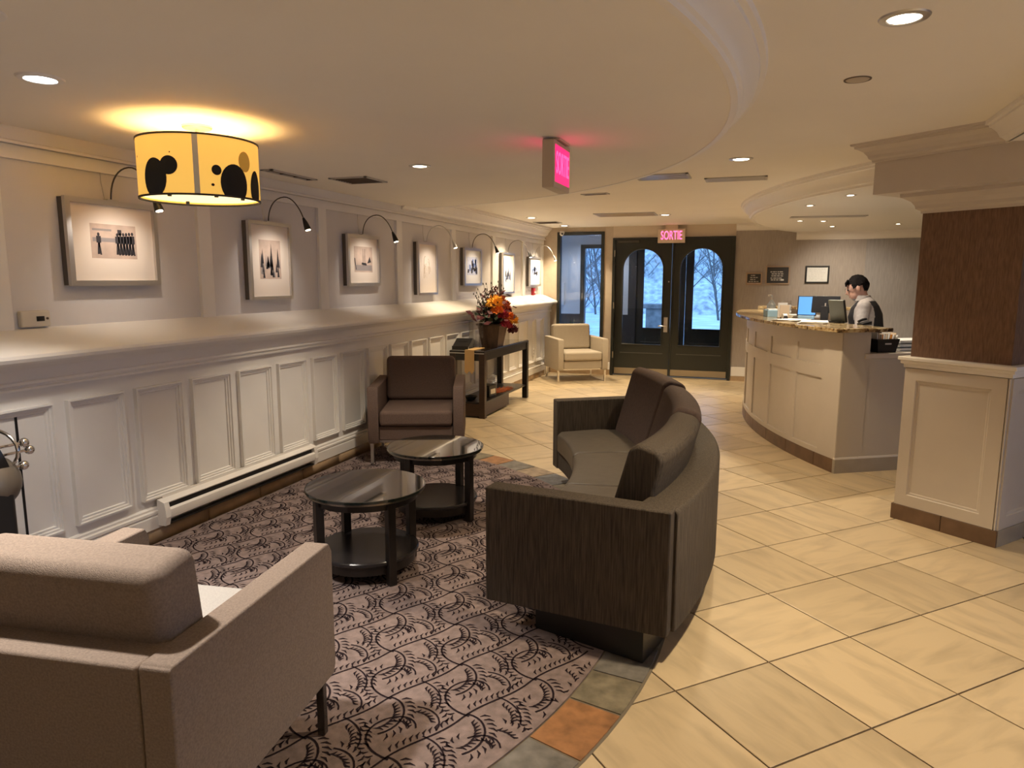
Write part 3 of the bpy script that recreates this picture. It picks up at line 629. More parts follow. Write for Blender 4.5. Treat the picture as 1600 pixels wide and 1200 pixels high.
def blob(az, zc, ra, rz, m, name='printed_pebble', e=.0015):
    mb = MB(); P = []; nr = 7; ns = 28
    for i in range(nr + 1):
        for k in range(ns):
            u, w = math.cos(2 * PI * k / ns) * i / nr, math.sin(2 * PI * k / ns) * i / nr
            z = max(min(zc + w * rz, zt - .004), zb_ + .004); A = R_(acam + az + math.degrees(u * ra / sr)); P.append(((sr + e) * math.cos(A), (sr + e) * math.sin(A), z))
    mb.add(P, [(i * ns + k, i * ns + (k + 1) % ns, (i + 1) * ns + (k + 1) % ns, (i + 1) * ns + k) for i in range(nr) for k in range(ns)]); return mb.build(name, m, sh, recalc=False)
M_SHB = mat('shade_black', (.008, .007, .006), .8)
M_SHO = mat('shade_amber', (.30, .16, .03), .8, emit=(.45, .22, .03), estr=.35)
H_ = zt - zb_
for az, fz, ra, rz_, mm, ee in ((-44, .27, .062, .085, M_SHB, .0015), (-28, .47, .040, .040, M_SHB, .002), (33, .22, .068, .085, M_SHB, .0015), (15, .42, .021, .022, M_SHB, .002), (46, .62, .036, .045, M_SHO, .001), (63, .18, .045, .085, M_SHB, .002), (11, .17, .007, .006, M_SHB, .002), (-72, .66, .004, .005, M_SHB, .002), (-26, .68, .003, .003, M_SHB, .002), (96, .3, .05, .07, M_SHB, .0015), (150, .3, .06, .08, M_SHB, .0015), (-110, .3, .06, .08, M_SHB, .0015)):
    blob(az, zb_ + fz * H_, ra, rz_, mm, e=ee)
MB().rev([(sr, zb_ + .003), (sr + .0012, zb_ + .003), (sr + .0012, zt - .003), (sr, zt - .003)], (0, 0), acam - 5.5, acam - .5, 3).build('seam_band', mat('seam_grey', (.40, .34, .24), .7, emit=(.5, .42, .28), estr=.12), sh)
l = D.lights.new('pendant_bulb', 'POINT'); l.energy = 9; l.color = (1, .74, .32); l.shadow_soft_size = .05; o = D.objects.new('pendant_bulb', l); COL.objects.link(o); o.location = (0, 0, -.20); o.parent = lp
# exit signs
ex = thing('hanging_exit_sign', 'tan box exit sign with glowing red face hanging from the ceiling', 'exit sign', (-1.035, 3.62, ZL))
MB().box(-.045, .045, -.10, .10, -.008, 0).build('ceiling_plate', M_EXITBOX, ex, bevel=.003)
MB().box(-.032, .032, -.15, .15, -.245, -.012).build('housing', M_EXITBOX, ex, bevel=.006)
for s_ in (1, -1):
    MB().box(s_ * .0325 - .001, s_ * .0325 + .001, -.135, .135, -.215, -.035).build('lit_face', M_EXITRED, ex)
    text_mesh('lettering', 'SORTIE', .105, M_EXITLET2, ex, Matrix.Translation((s_ * .0345, 0, -.125)) @ Matrix.Rotation(s_ * PI / 2, 4, 'Z') @ Matrix.Rotation(PI / 2, 4, 'X') @ Matrix.Diagonal((.72, 1.5, 1, 1)), .001)
ex2 = thing('door_exit_sign', 'pale exit sign with pink lit letters above the entrance doors', 'exit sign', (-1.32, YB - .08, 2.045))
MB().box(-.20, .20, -.025, .025, 0, .205).build('housing', mat('exit_cream', (.70, .58, .46), .5), ex2, bevel=.005); MB().box(-.09, .09, -.02, .02, .205, ZH - 2.045).build('bracket', M_EXITBOX, ex2)
text_mesh('lettering', 'SORTIE', .125, M_EXITLET, ex2, Matrix.Translation((0, -.027, .105)) @ Matrix.Rotation(PI / 2, 4, 'X') @ Matrix.Diagonal((.78, 1.45, 1, 1)), .0015)
sc_ = thing('security_camera', 'small white security camera mounted above the side window', 'camera', (-3.03, YB - .03, 2.20))
MB().ball((0, -.02, .015), .036, 14, 10).build('body', M_WHITE, sc_, smooth=True); MB().box(-.04, .04, 0, .03, .02, .06).build('mount', M_WHITE, sc_, bevel=.004); MB().tube([(.015, -.05, .012), (.02, -.062, .010)], .016, 12).build('lens', M_BLACK, sc_)

# ================================================================== PICTURES AND PICTURE LIGHTS
PIC = [(2.655, 3.225, 1.462, 1.911), (3.995, 4.456, 1.354, 1.897), (5.215, 5.748, 1.440, 1.880), (6.508, 6.960, 1.338, 1.880), (7.694, 8.234, 1.425, 1.870), (9.0, 9.47, 1.309, 1.860), (10.172, 10.74, 1.396, 1.844)]
LAB = ['wide framed print of a row of marching figures', 'tall framed print of snow-laden fir trees', 'framed print of a ship with two bare masts', 'tall framed print of tan swirling figures',
       'framed print of a blue crowd scene', 'tall framed print of a pale blue church spire', 'framed print of a dark blue building beside the red alarm']
def poly(mb, pts): mb.add([(.0, u, w) for u, w in pts], [tuple(range(len(pts)))])
def art(k, w, h, rnd):
    L = []; dk = MB(); gr = MB()
    def rect(mb, u0, u1, v0, v1, sl=0): poly(mb, [(u0, v0), (u1, v0), (u1 + sl, v1), (u0 + sl, v1)])
    if k == 0:
        for i in range(7):
            u = w * (-.02 + .068 * i) if i else -w * .36; s_ = .92 + .05 * i
            rect(dk, u - .006, u + .008, -h * .38, -h * .05, .006); rect(dk, u + .010, u + .020, -h * .40, -h * .05, -.008); rect(dk, u - .008, u + .020, -h * .05, h * .16 * s_); poly(dk, [(u + .006 + .008 * math.cos(a * PI / 4), h * .21 * s_ + .010 * math.sin(a * PI / 4)) for a in range(8)])
        rect(dk, w * .08, w * .17, h * .20, h * .36); rect(gr, -w * .5 + .01, w * .5 - .01, -h * .02, h * .10, .0); rect(gr, -w * .46, -w * .05, h * .30, h * .36)
    elif k in (1, 5):
        for i in range(26):
            u = rnd.uniform(-.44, .44) * w; b0 = rnd.uniform(-.48, -.1) * h; hh = rnd.uniform(.16, .4) * h; poly(dk if i % 2 else gr, [(u - .012, b0), (u + .012, b0), (u, b0 + hh)])
        for u, tp in ((.05, .42), (.36, .30), (-.1, .1)): poly(dk, [(u * w - .016, -.2 * h), (u * w + .016, -.2 * h), (u * w, tp * h)])
    elif k == 2:
        for u in (-.04, .06): rect(dk, u * w - .003, u * w + .003, -.26 * h, .42 * h, .004)
        poly(dk, [(.2 * w, -.15 * h), (.42 * w, -.10 * h), (.34 * w, .12 * h)]); poly(dk, [(-.12 * w, -.2 * h), (.18 * w, -.24 * h), (.14 * w, -.14 * h), (-.1 * w, -.12 * h)]); rect(gr, -.46 * w, .46 * w, -.44 * h, -.22 * h); rect(dk, -.44 * w, -.40 * w, -.4 * h, .05 * h, -.02)
    elif k == 3:
        for i in range(9):
            c_ = (rnd.uniform(-.25, .25) * w, rnd.uniform(-.35, .35) * h); r0 = rnd.uniform(.03, .06); P = [(c_[0] + r0 * .7 * math.cos(t), c_[1] + r0 * 1.6 * math.sin(t)) for t in [j * .35 for j in range(12)]]
            for j in range(11): (gr if i % 3 else dk).add([(0, P[j][0], P[j][1]), (0, P[j + 1][0], P[j + 1][1]), (0, P[j + 1][0] * .9, P[j + 1][1] * .96), (0, P[j][0] * .9, P[j][1] * .96)], [(0, 1, 2, 3)])
    else:
        for i in range(22):
            u = rnd.uniform(-.42, .42) * w; v0 = rnd.uniform(-.45, .1) * h; rect(dk if i % 3 == 0 else gr, u - .02, u + .02, v0, v0 + rnd.uniform(.15, .4) * h, rnd.uniform(-.01, .01))
    return dk, gr
M_PICBULB = mat('picture_bulb', (1, .9, .75), .5, emit=(1, .85, .6), estr=12)
for k, (y0, y1, z0, z1) in enumerate(PIC):
    yc, zc = (y0 + y1) / 2, (z0 + z1) / 2; w, h = y1 - y0, z1 - z0
    t = thing('framed_picture', LAB[k] + ' on the panelled wall', 'picture', (XU, yc, zc), 0, 'silver framed prints on the panelled wall')
    fb = .028 if k in (0, 2, 4, 6) else .024; f = MB()
    for a0, a1, b0, b1 in ((-w / 2, w / 2, -h / 2, -h / 2 + fb), (-w / 2, w / 2, h / 2 - fb, h / 2), (-w / 2, -w / 2 + fb, -h / 2 + fb, h / 2 - fb), (w / 2 - fb, w / 2, -h / 2 + fb, h / 2 - fb)): f.box(.040, .062, a0, a1, b0, b1)
    f.build('frame', M_ALU, t); MB().box(.003, .041, -w / 2 + .004, w / 2 - .004, -h / 2 + .004, h / 2 - .004).build('frame_box', M_FRAMEIN, t)
    MB().box(.040, .045, -w / 2 + fb, w / 2 - fb, -h / 2 + fb, h / 2 - fb).build('mat_board', M_MATB if k < 4 else M_MATW, t)
    iw, ih = (.50 * w, .40 * h) if k % 2 == 0 else (.50 * w, .50 * h)
    if k == 2: iw, ih = .56 * w, .50 * h
    if k == 4: iw, ih = .60 * w, .48 * h
    pr_ = MB().box(.045, .0458, -iw / 2, iw / 2, -ih / 2 + .01, ih / 2 + .01).build('print', M_SEPIA if k < 3 else (M_MATB if k == 3 else M_PALEB), t)
    dk, gr = art(k, iw, ih, random.Random(k + 11))
    for mb_, mm, xx in ((gr, (M_INKG, M_INKG, M_INKG, M_INKT, M_INKB, M_INKB, M_INKB)[k], .0463), (dk, M_INKT if k == 3 else M_INK, .0468)):
        if mb_.v: o = mb_.build('print_figures', mm, pr_, recalc=False); o['kind'] = 'stuff'; o.location = (xx, 0, .01)
    # lamp
    lt = thing('picture_light', 'slim arched picture light over the ' + LAB[k].replace('framed ', '').replace(' beside the red alarm', ''), 'picture light', (XU, yc, z1), 0, 'arched lights above the framed prints')
    MB().box(.028, .062, -.035, .035, 0, .006).build('clip', M_ALU, lt)
    pts = [(x_, 0, z_) for x_, z_ in bez((.045, .004), (.05, .10), (.10, .165), (.185, .167), 9)[:-1] + bez((.185, .167), (.26, .167), (.32, .08), (.345, .0), 9)]
    MB().tube(pts, .0042, 8).build('arm', M_ALU if k in (3, 6) else mat('dark_arm', (.10, .085, .07), .35, .6), lt, smooth=True)
    hd = MB().tube([(.338, 0, .020), (.352, 0, -.010), (.366, 0, -.045), (.372, 0, -.062)], [.008, .016, .022, .024], 14).build('lamp_head', M_ALU if k in (3, 6) else M_BLACK, lt, smooth=True)
    MB().tube([(.3722, 0, -.0622), (.3726, 0, -.064)], .018, 12).build('bulb', M_PICBULB, hd)
    MB().tube([(.024, -.02, .0), (.018, -.03, .10), (.016, -.03, 2.12 - z1)], .0025, 6).build('cable', M_ALU, lt)
    spot('picture_lamp', (.374, 0, -.075), (.04, 0, -.32 if k % 2 == 0 else -.36), PIC_W, (1, .89, .78), 100, 1, .015, lt)
# thermostat, alarm, outlet
th = thing('thermostat', 'cream wall thermostat with small dark display', 'thermostat', (XU + .001, 2.475, 1.305))
MB().box(0, .030, -.075, .075, -.040, .040).build('housing', mat('cream_plastic', (.66, .60, .50), .5), th, bevel=.008); MB().box(.030, .032, .0, .04, -.012, .012).build('display', M_BLACK, th); MB().tube([(.03, .055, 0), (.034, .055, 0)], .006, 10).build('button', M_VENT, th)
al = thing('fire_alarm', 'small red fire alarm pull on the wall below the last print', 'alarm', (XU + .001, 10.46, 1.315))
MB().box(0, .045, -.04, .04, -.055, .055).build('housing', M_RED, al, bevel=.005); MB().box(.045, .055, -.025, .025, -.02, .0).build('pull_bar', M_WHITE, al)
for y, nm in ((8.62, 'near the console table'), (10.05, 'beside the beige armchair')):
    ot = thing('wall_outlet', 'white electrical outlet low on the panelled wall ' + nm, 'outlet', (XW + .019, y, .42)); MB().box(0, .006, -.035, .035, -.057, .057).build('plate', M_WHITE, ot, bevel=.003)
    for z in (-.022, .022): MB().box(.006, .009, -.015, .015, z - .014, z + .014).build('socket', mat('socket', (.5, .45, .38), .5), ot)
# baseboard heater
ht = thing('baseboard_heater', 'long white baseboard heater low on the panelled wall', 'heater', (XW + .018, 3.72, .10))
HP = [(0, .0), (.046, 0), (.048, .014), (.036, .016)]
MB().box(0, .008, -.70, .70, 0, .16).build('back_plate', M_TRIM, ht)
MB().ext([(0, .142), (.050, .128), (.052, .134), (0, .152)], 'y', -.70, .70).build('top_cover', M_TRIM, ht)
MB().ext([(.040, .030), (.056, .038), (.062, .062), (.060, .088), (.050, .100), (.044, .098), (.050, .084), (.052, .062), (.048, .044), (.038, .036)], 'y', -.70, .70).build('front_cover', M_TRIM, ht, smooth=True)
MB().ext([(0, 0), (.048, 0), (.048, .010), (0, .010)], 'y', -.70, .70).build('bottom_lip', M_BLACK, ht); MB().box(.008, .038, -.69, .69, .03, .125).build('element', M_BLACK, ht)
for s_ in (-1, 1): MB().ext([(0, 0), (.052, .0), (.065, .05), (.060, .10), (.052, .135), (0, .153)], 'y', s_ * .735 if s_ < 0 else .70, -.70 if s_ < 0 else .735).build('end_cap', M_TRIM, ht)
# stand with chrome fittings at the picture's edge
st = thing('chrome_fitted_stand', 'dark stand with chrome knobs beside the white panelled wall', 'stand', (-2.96, 1.93, .0088))
MB().box(-.12, .12, -.16, .03, 0, .70).build('column', M_BLACK, st, bevel=.03, seg=3); MB().ball((0, -.01, .66), (.13, .12, .12), 20, 12).build('bowl', mat('taupe_metal', (.16, .13, .10), .4, .4), st, smooth=True)
MB().tube([(0, -.02, .77), (.02, .03, .79)], [.11, .10], 24).build('lid', M_BLACK, st, smooth=True); MB().tube([(.11 * math.cos(t), .035 + .02 * math.cos(t), .79 + .085 * math.sin(t)) for t in [i * PI / 10 for i in range(21)]], .007, 8).build('lid_ring', M_CHROME, st, smooth=True)
for dz, dy in ((.0, .12), (-.06, .09), (.035, .10)): MB().tube([(.06, -.05, .775 + dz), (.07, dy, .775 + dz)], .006, 8).ball((.072, dy + .01, .775 + dz), .020, 12, 8).build('chrome_knob', M_CHROME, st, smooth=True)
MB().box(-.16, .16, -.18, .05, 0, .02).build('foot', M_BLACK, st)

# ================================================================== FURNITURE
def cushion(x0, x1, y0, y1, z0, z1, name, m, par, bev=.03, tilt=0, crown=.0, pivot=None):
    mb = MB().box(x0, x1, y0, y1, z0, z1)
    if tilt:
        pv = pivot or ((y0 + y1) / 2, z0)
        mb.v = [(x, pv[0] + (y - pv[0]) * math.cos(tilt) - (z - pv[1]) * math.sin(tilt), pv[1] + (y - pv[0]) * math.sin(tilt) + (z - pv[1]) * math.cos(tilt)) for x, y, z in mb.v]
    return mb.build(name, m, par, bevel=bev, seg=4)
def armchair(label, loc, rz, fab, seatm, backm, legm, be=0, lx=.022, ly=.0625):          # front towards +Y
    t = thing('armchair', label, 'armchair', loc, rz, 'square upholstered armchairs')
    w, d = .385, .37; at = .085
    for s_ in (-1, 1):
        pr = [(-d - be, .175), (d - .012, .175), (d, .21), (d, .605), (d - .02, .636), (-d - be + .01, .640), (-d - be, .63)]
        a0, a1 = (s_ * w, s_ * (w - at)) if s_ > 0 else (-w, -w + at)
        MB().ext(pr, 'x', min(a0, a1), max(a0, a1)).build('arm', fab, t, bevel=.016, seg=3)
    MB().box(-w + at + .003, w - at - .003, -d - be, -d + .11, .175, .632).build('back_panel', fab, t, bevel=.010, seg=2)
    MB().box(-w + at + .003, w - at - .003, -d + .09, d - .02, .20, .315).build('seat_base', fab, t, bevel=.010, seg=2)
    cushion(-w + at + .006, w - at - .006, -d + .12, d + .012, .318, .445, 'seat_cushion', seatm, t, .032)
    cushion(-w + at + .002, w - at - .002, -d + .070, -d + .235, .44, .825, 'back_cushion', backm, t, .042, tilt=R_(7))
    fr = MB(); fr.box(-w + .03, w - .03, d - .075, d - .05, .175, .20); fr.box(-w + .03, w - .03, -d + .05, -d + .075, .175, .20); fr.build('leg_rail', legm, t)
    for sx in (-1, 1):
        for sy in (-1, 1):
            x = sx * (w - lx); y = sy * (d - ly); MB().box(x - .013, x + .013, y - .013, y + .013, 0, .20).build('leg', legm, t, bevel=.003)
    return t
armchair('taupe armchair seen from behind at the near carpet edge', (-1.628, 1.478, .0088), R_(8), M_TAUPE, M_SEATL, M_TAUPE, mat('dark_chrome', (.10, .09, .08), .25, .8), be=.055, lx=.014, ly=.085)
armchair('brown armchair facing the round coffee tables by the panelled wall', (-2.715, 5.33, .0088), PI + R_(22), M_BRNF, M_BRNF, M_BRNF, M_ALU)
armchair('pale beige armchair in the corner below the side window', (-2.63, 10.36, .001), PI + R_(33), M_BEIGE, M_BEIGE, M_BEIGE, M_CHROME)
# ---- coffee tables
def coffee_table(label, loc, rz):
    t = thing('coffee_table', label, 'coffee table', loc, rz, 'round glass-topped coffee tables')
    MB().rev([(0.001, .436), (.298, .436), (.302, .440), (.302, .446), (.298, .45), (.001, .45)], (0, 0), 0, 360, 64, closed=False).build('glass_top', M_GTOP, t, smooth=True)
    MB().rev([(.30, .437), (.304, .437), (.304, .449), (.30, .449)], (0, 0), 0, 360, 64).build('glass_edge', M_GEDGE, t, smooth=True)
    MB().rev([(.235, .425), (.262, .425), (.262, .385), (.235, .385)], (0, 0), 0, 360, 56).build('apron', M_BLACKWOOD, t, smooth=True)
    MB().rev([(.27, .425), (.296, .425), (.296, .434), (.27, .434)], (0, 0), 0, 360, 56).build('metal_rim', mat('rim_metal', (.30, .27, .23), .25, .9), t, smooth=True)
    for k in range(4):
        a_ = R_(45 + 90 * k); x, y = .258 * math.cos(a_), .258 * math.sin(a_); o = MB().box(-.021, .021, -.021, .021, 0, .425).build('leg', M_BLACKWOOD, t, bevel=.003); o.location = (x, y, 0); o.rotation_euler = (0, 0, a_)
    MB().lathe([(0, .105), (.26, .105), (.264, .11), (.264, .122), (.26, .127), (0, .127)], n=48).build('lower_shelf', mat('shelf_top', (.02, .018, .02), .22), t, smooth=True)
    MB().rev([(.225, .055), (.245, .055), (.250, .105), (.225, .105)], (0, 0), 0, 360, 48).build('shelf_apron', M_BLACKWOOD, t, smooth=True)
    return t
coffee_table('round black coffee table with glass top nearer the taupe armchair', (-1.868, 3.05, .0088), R_(-78))
coffee_table('round black coffee table with glass top before the brown armchair', (-1.905, 3.95, .0088), R_(-57))
# ---- curved sofa
SO = (-3.455, 3.45); sf = thing('curved_sofa', 'curved dark brown sofa with ribbed back on a black plinth', 'sofa', (SO[0], SO[1], 0))
A0, A1 = -14.2, 33.5
ri, ro = 2.50, 3.30; zb2 = .135
MB().rev([(2.70, .0088), (3.20, .0088), (3.20, zb2 + .01), (2.70, zb2 + .01)], (0, 0), -15.4, A1 + .5, 40).build('plinth', M_BLACK, sf)
MB().rev([(ri + .02, zb2), (ro, zb2), (ro, .615), (ro - .012, .63), (ro - .15, .638), (ro - .165, .63), (ro - .17, .30), (ri + .02, .27)], (0, 0), A0, A1, 56).build('back_shell', M_SOFA, sf, bevel=.008, seg=2)
def arm_slab(pi, po, th, side, name='arm'):
    p, o_ = Vector((pi[0] - SO[0], pi[1] - SO[1], 0)), Vector((po[0] - SO[0], po[1] - SO[1], 0)); d = (o_ - p).normalized(); n_ = Vector((-d.y, d.x, 0)) * side * th
    P = [p, o_, o_ + n_, p + n_]; mb = MB(); mb.add([(v.x, v.y, zb2) for v in P] + [(v.x, v.y, .637) for v in P], [(0, 3, 2, 1), (4, 5, 6, 7), (0, 1, 5, 4), (1, 2, 6, 5), (2, 3, 7, 6), (3, 0, 4, 7)])
    return mb.build(name, M_SOFA, sf, bevel=.008, seg=2)
arm_slab((-1.058, 2.665), (-.278, 2.585), .10, 1)
arm_slab((-1.405, 4.90), (-.74, 5.34), .10, -1)
segs = [(-13.0, 2.4), (2.6, 18.0), (18.2, 32.2)]
for k, (a0, a1) in enumerate(segs):
    MB().rev([(ri, .27), (ro - .18, .27), (ro - .18, .405), (ri + .30, .425), (ri + .03, .418), (ri, .395)], (0, 0), a0 + (0 if k else -.2), a1, 18).build('seat_cushion', M_SOFAS, sf, bevel=.014, seg=3)
    lean = .06
    dh, dr = ((.012, 0), (.024, .006), (.042, .010))[k]; MB().rev([(ro - .37, .40), (ro - .19, .40), (ro - .10 + dr, .78 + dh), (ro - .125 + dr, .815 + dh), (ro - .21 + dr, .835 + dh), (ro - .25 + dr, .81 + dh)], (0, 0), a0 + .3, a1 - .1, 18).build('back_cushion', (M_SOFA, M_SOFAC, M_SOFAC)[k], sf, bevel=.022, seg=4)
# ---- console table
ct = thing('console_table', 'long black console table with glass top against the panelled wall', 'console table', (-2.975, 7.74, 0))
hx, hy = .205, .765; MB().box(-hx, hx, -hy, hy, .715, .735).build('table_top', M_BLACKWOOD, ct, bevel=.003); MB().box(-hx + .01, hx - .01, -hy + .01, hy - .01, .736, .742).build('glass_top', M_GTOP, ct)
ap = MB(); ap.box(-hx + .01, hx - .01, -hy + .01, -hy + .04, .63, .715); ap.box(-hx + .01, hx - .01, hy - .04, hy - .01, .63, .715); ap.box(hx - .04, hx - .01, -hy + .04, hy - .04, .63, .715); ap.box(-hx + .01, -hx + .04, -hy + .04, hy - .04, .63, .715); ap.build('apron', M_BLACKWOOD, ct)
MB().box(-hx + .004, hx - .004, -hy - .002, -hy + .004, .706, .714).build('edge_strip', M_ALU, ct)
for sx in (-1, 1):
    for sy in (-1, 1): MB().box(sx * hx - (.066 if sx > 0 else 0), sx * hx + (0 if sx > 0 else .066), sy * hy - (.066 if sy > 0 else 0), sy * hy + (0 if sy > 0 else .066), 0, .715).build('leg', M_DKBROWN if sy < 0 else M_BLACKWOOD, ct, bevel=.004)
MB().box(-hx + .02, hx - .02, -hy + .03, hy - .03, .155, .175).build('lower_shelf', M_BLACKWOOD, ct); MB().box(hx - .05, hx - .025, -hy + .06, -hy + .85, .02, .155).build('shelf_board', M_DKBROWN, ct); MB().box(-hx + .04, hx - .03, -hy + .02, -hy + .045, .02, .155).build('shelf_board', M_DKBROWN, ct)
# items on the console
fa = thing('flower_arrangement', 'orange and crimson flower arrangement in a brown tapered planter', 'flowers', (-2.90, 7.56, .742))
def frustum(mb, b, t, z0, z1): mb.add([(-b, -b, z0), (b, -b, z0), (b, b, z0), (-b, b, z0), (-t, -t, z1), (t, -t, z1), (t, t, z1), (-t, t, z1)], [(0, 3, 2, 1), (0, 1, 5, 4), (1, 2, 6, 5), (2, 3, 7, 6), (3, 0, 4, 7)]); return mb
frustum(MB(), .095, .135, 0, .25).build('planter', mat('planter_brown', (.10, .055, .028), .5, noise=.4, nscale=18, stretch=(1, 1, .3), bump=.5, bscale=40), fa); rm = MB()
for k in range(4):
    o_ = [(-.14, -.14), (.14, -.14), (.14, .14), (-.14, .14)]; rm.tube([(*o_[k], .25), (*o_[(k + 1) % 4], .25)], .012, 6)
rm.build('planter_rim', mat('planter_rim', (.06, .035, .02), .5), fa); MB().box(-.12, .12, -.12, .12, .215, .225).build('soil', mat('soil', (.02, .015, .01), 1), fa)
def bloom(c, r, m, rnd):
    mb = MB(); n = 46
    for i in range(n):
        z = 1 - 1.5 * (i + .5) / n; a_ = i * 2.39996; d = Vector((math.sqrt(max(0, 1 - z * z)) * math.cos(a_), math.sqrt(max(0, 1 - z * z)) * math.sin(a_), z)); u = d.orthogonal().normalized(); v = d.cross(u); L_ = r * rnd.uniform(.85, 1.1); w = r * .22
        p0 = d * r * .25; p1 = d * L_ * .75; tip = (d + u * .15) * L_; mb.add([p0, p1 + v * w, tip, p1 - v * w], [(0, 1, 2, 3)])
    mb.ball((0, 0, 0), r * .5, 8, 6); o = mb.build('bloom', m, fa, recalc=False); o.location = c; return o
rnd = random.Random(4); MO = mat('orange_petal', (.78, .20, .03), .6, noise=.2, nscale=20); MY = mat('amber_petal', (.82, .40, .04), .6, noise=.2, nscale=20); MC = mat('crimson_petal', (.35, .02, .05), .6); MP = mat('coral_petal', (.62, .17, .08), .6)
for c, r, m in (((.10, -.20, .50), .105, MY), ((.12, -.18, .42), .085, MO), ((.06, .03, .53), .085, MP), ((.11, .09, .46), .080, MP), ((.06, .22, .44), .070, MP), ((.16, .07, .33), .085, MO), ((.13, .27, .28), .090, MY), ((.06, .25, .37), .06, MO), ((.16, -.09, .36), .07, MC), ((.17, -.06, .26), .07, MC), ((.12, .17, .40), .06, MC), ((.16, .24, .17), .07, mat('plum_petal', (.10, .012, .03), .6)), ((.0, .1, .50), .06, MC), ((.15, .15, .22), .05, MC), ((.05, -.06, .46), .06, MC)): bloom(c, r, m, rnd)
gl = MB(); gd = MB()
for k in range(520):
    a_ = rnd.uniform(0, 2 * PI); e_ = rnd.uniform(.15, 1.5); L_ = rnd.uniform(.06, .30) if k % 6 else rnd.uniform(.28, .42); d = Vector((math.cos(a_) * math.cos(e_) * .8, math.sin(a_) * math.cos(e_) * 1.15, math.sin(e_))); p = Vector((0, 0, .24)) + d * L_
    p.x = max(p.x, -.07); u = Vector((rnd.uniform(-1, 1), rnd.uniform(-1, 1), rnd.uniform(-.3, 1))).normalized(); s_ = u.cross(d).normalized() * rnd.uniform(.014, .026); l_ = u * rnd.uniform(.05, .10); (gl if k % 3 else gd).add([p, p + l_ * .5 + s_, p + l_, p + l_ * .5 - s_], [(0, 1, 2, 3)])
gl.build('foliage', mat('dark_leaf', (.022, .032, .016), .6), fa, recalc=False)['kind'] = 'stuff'; gd.build('foliage', mat('wine_leaf', (.09, .018, .022), .6), fa, recalc=False)['kind'] = 'stuff'
sm = MB()
for k in range(26):
    a_ = rnd.uniform(-2.9, -.6) if k < 20 else rnd.uniform(-.6, 1.5); e_ = rnd.uniform(.75, 1.35); L_ = rnd.uniform(.36, .56); d = Vector((max(math.cos(a_) * math.cos(e_) * .5, -.2), math.sin(a_) * math.cos(e_), math.sin(e_))); P = [Vector((0, -.03, .22)) + d * L_ * t for t in (0, .5, 1)]; sm.tube(P, [.003, .0025, .0015], 4)
    for j in range(5): c_ = P[1].lerp(P[2], j / 4) + Vector((rnd.uniform(-.012, .012), rnd.uniform(-.012, .012), 0)); sm.ball(c_, (.006, .006, .014), 5, 4)
sm.build('seed_stems', mat('seed_stem', (.03, .025, .018), .7), fa, recalc=False)['kind'] = 'stuff'
vz = thing('glass_vase', 'clear square glass vase beside the flower planter', 'vase', (-2.99, 7.28, .742))
g_ = MB(); s_ = .062
for a0, a1, b0, b1 in ((-s_, s_, -s_, -s_ + .005), (-s_, s_, s_ - .005, s_), (-s_, -s_ + .005, -s_, s_), (s_ - .005, s_, -s_, s_)): g_.box(a0, a1, b0, b1, 0, .30)
g_.build('wall', M_CLEAR, vz); MB().box(-s_, s_, -s_, s_, 0, .012).build('base', M_CLEAR, vz)
bk = thing('display_stand', 'black slanted display stand on the near end of the console', 'stand', (-3.08, 7.10, .742), R_(8))
MB().add([(-.09, -.09, .02), (.09, -.09, .02), (.09, .10, .10), (-.09, .10, .10), (-.09, -.09, .03), (.09, -.09, .03), (.09, .10, .11), (-.09, .10, .11)], [(0, 3, 2, 1), (4, 5, 6, 7), (0, 1, 5, 4), (1, 2, 6, 5), (2, 3, 7, 6), (3, 0, 4, 7)]).build('panel', M_BLACK, bk); MB().box(-.05, .05, .03, .06, 0, .085).build('support', M_BLACK, bk); MB().box(-.09, .09, -.10, -.085, 0, .04).build('foot', M_BLACK, bk)
rb = thing('table_runner', 'tan ribbed runner hanging over the near end of the console', 'runner', (-2.94, 6.975, .743))
M_RUN = mat('runner_weave', (.58, .38, .16), .9, wave=('Z', 22, .18), bump=.4, bscale=120)
MB().box(-.055, .055, -.004, .30, 0, .004).build('top_length', M_RUN, rb)
rr = MB(); rr.add([(-.055, -.004, .004), (.055, -.004, .004), (.055, -.010, -.22), (.030, -.011, -.255), (0, -.012, -.225), (-.03, -.011, -.255), (-.055, -.010, -.235), (-.055, -.010, .004), (.055, -.010, .004), (.055, -.016, -.22), (.030, -.017, -.255), (0, -.018, -.225), (-.03, -.017, -.255), (-.055, -.016, -.235)],
                  [(0, 1, 2, 3, 4, 5, 6), (13, 12, 11, 10, 9, 8, 7), (0, 7, 8, 1), (1, 8, 9, 2), (2, 9, 10, 3), (3, 10, 11, 4), (4, 11, 12, 5), (5, 12, 13, 6), (6, 13, 7, 0)]); rr.build('hanging_end', M_RUN, rb)
rd = thing('table_radio', 'small black box radio on the lower console shelf', 'radio', (-2.90, 7.42, .176), R_(-8)); MB().box(-.06, .06, -.085, .085, 0, .135).build('case', M_BLACK, rd, bevel=.008); MB().box(.06, .063, -.055, .055, .035, .09).build('front_panel', M_ALU, rd)
lf = thing('leaf_mat', 'orange leaf-shaped mat on the lower console shelf', 'mat', (-2.93, 7.86, .176)); ml = MB(); n_ = 36; P = []
for k in range(n_): rr_ = .30 * (1 if k % 2 else .62) * (1 + .18 * math.sin(3 * k)); P.append((.42 * rr_ * math.cos(2 * PI * k / n_), rr_ * math.sin(2 * PI * k / n_)))
ml.prism(P, 0, .005).build('felt', mat('orange_felt', (.62, .14, .03), .9), lf); MB().box(-.003, .003, -.2, .2, .005, .007).build('vein', M_RUN, lf)
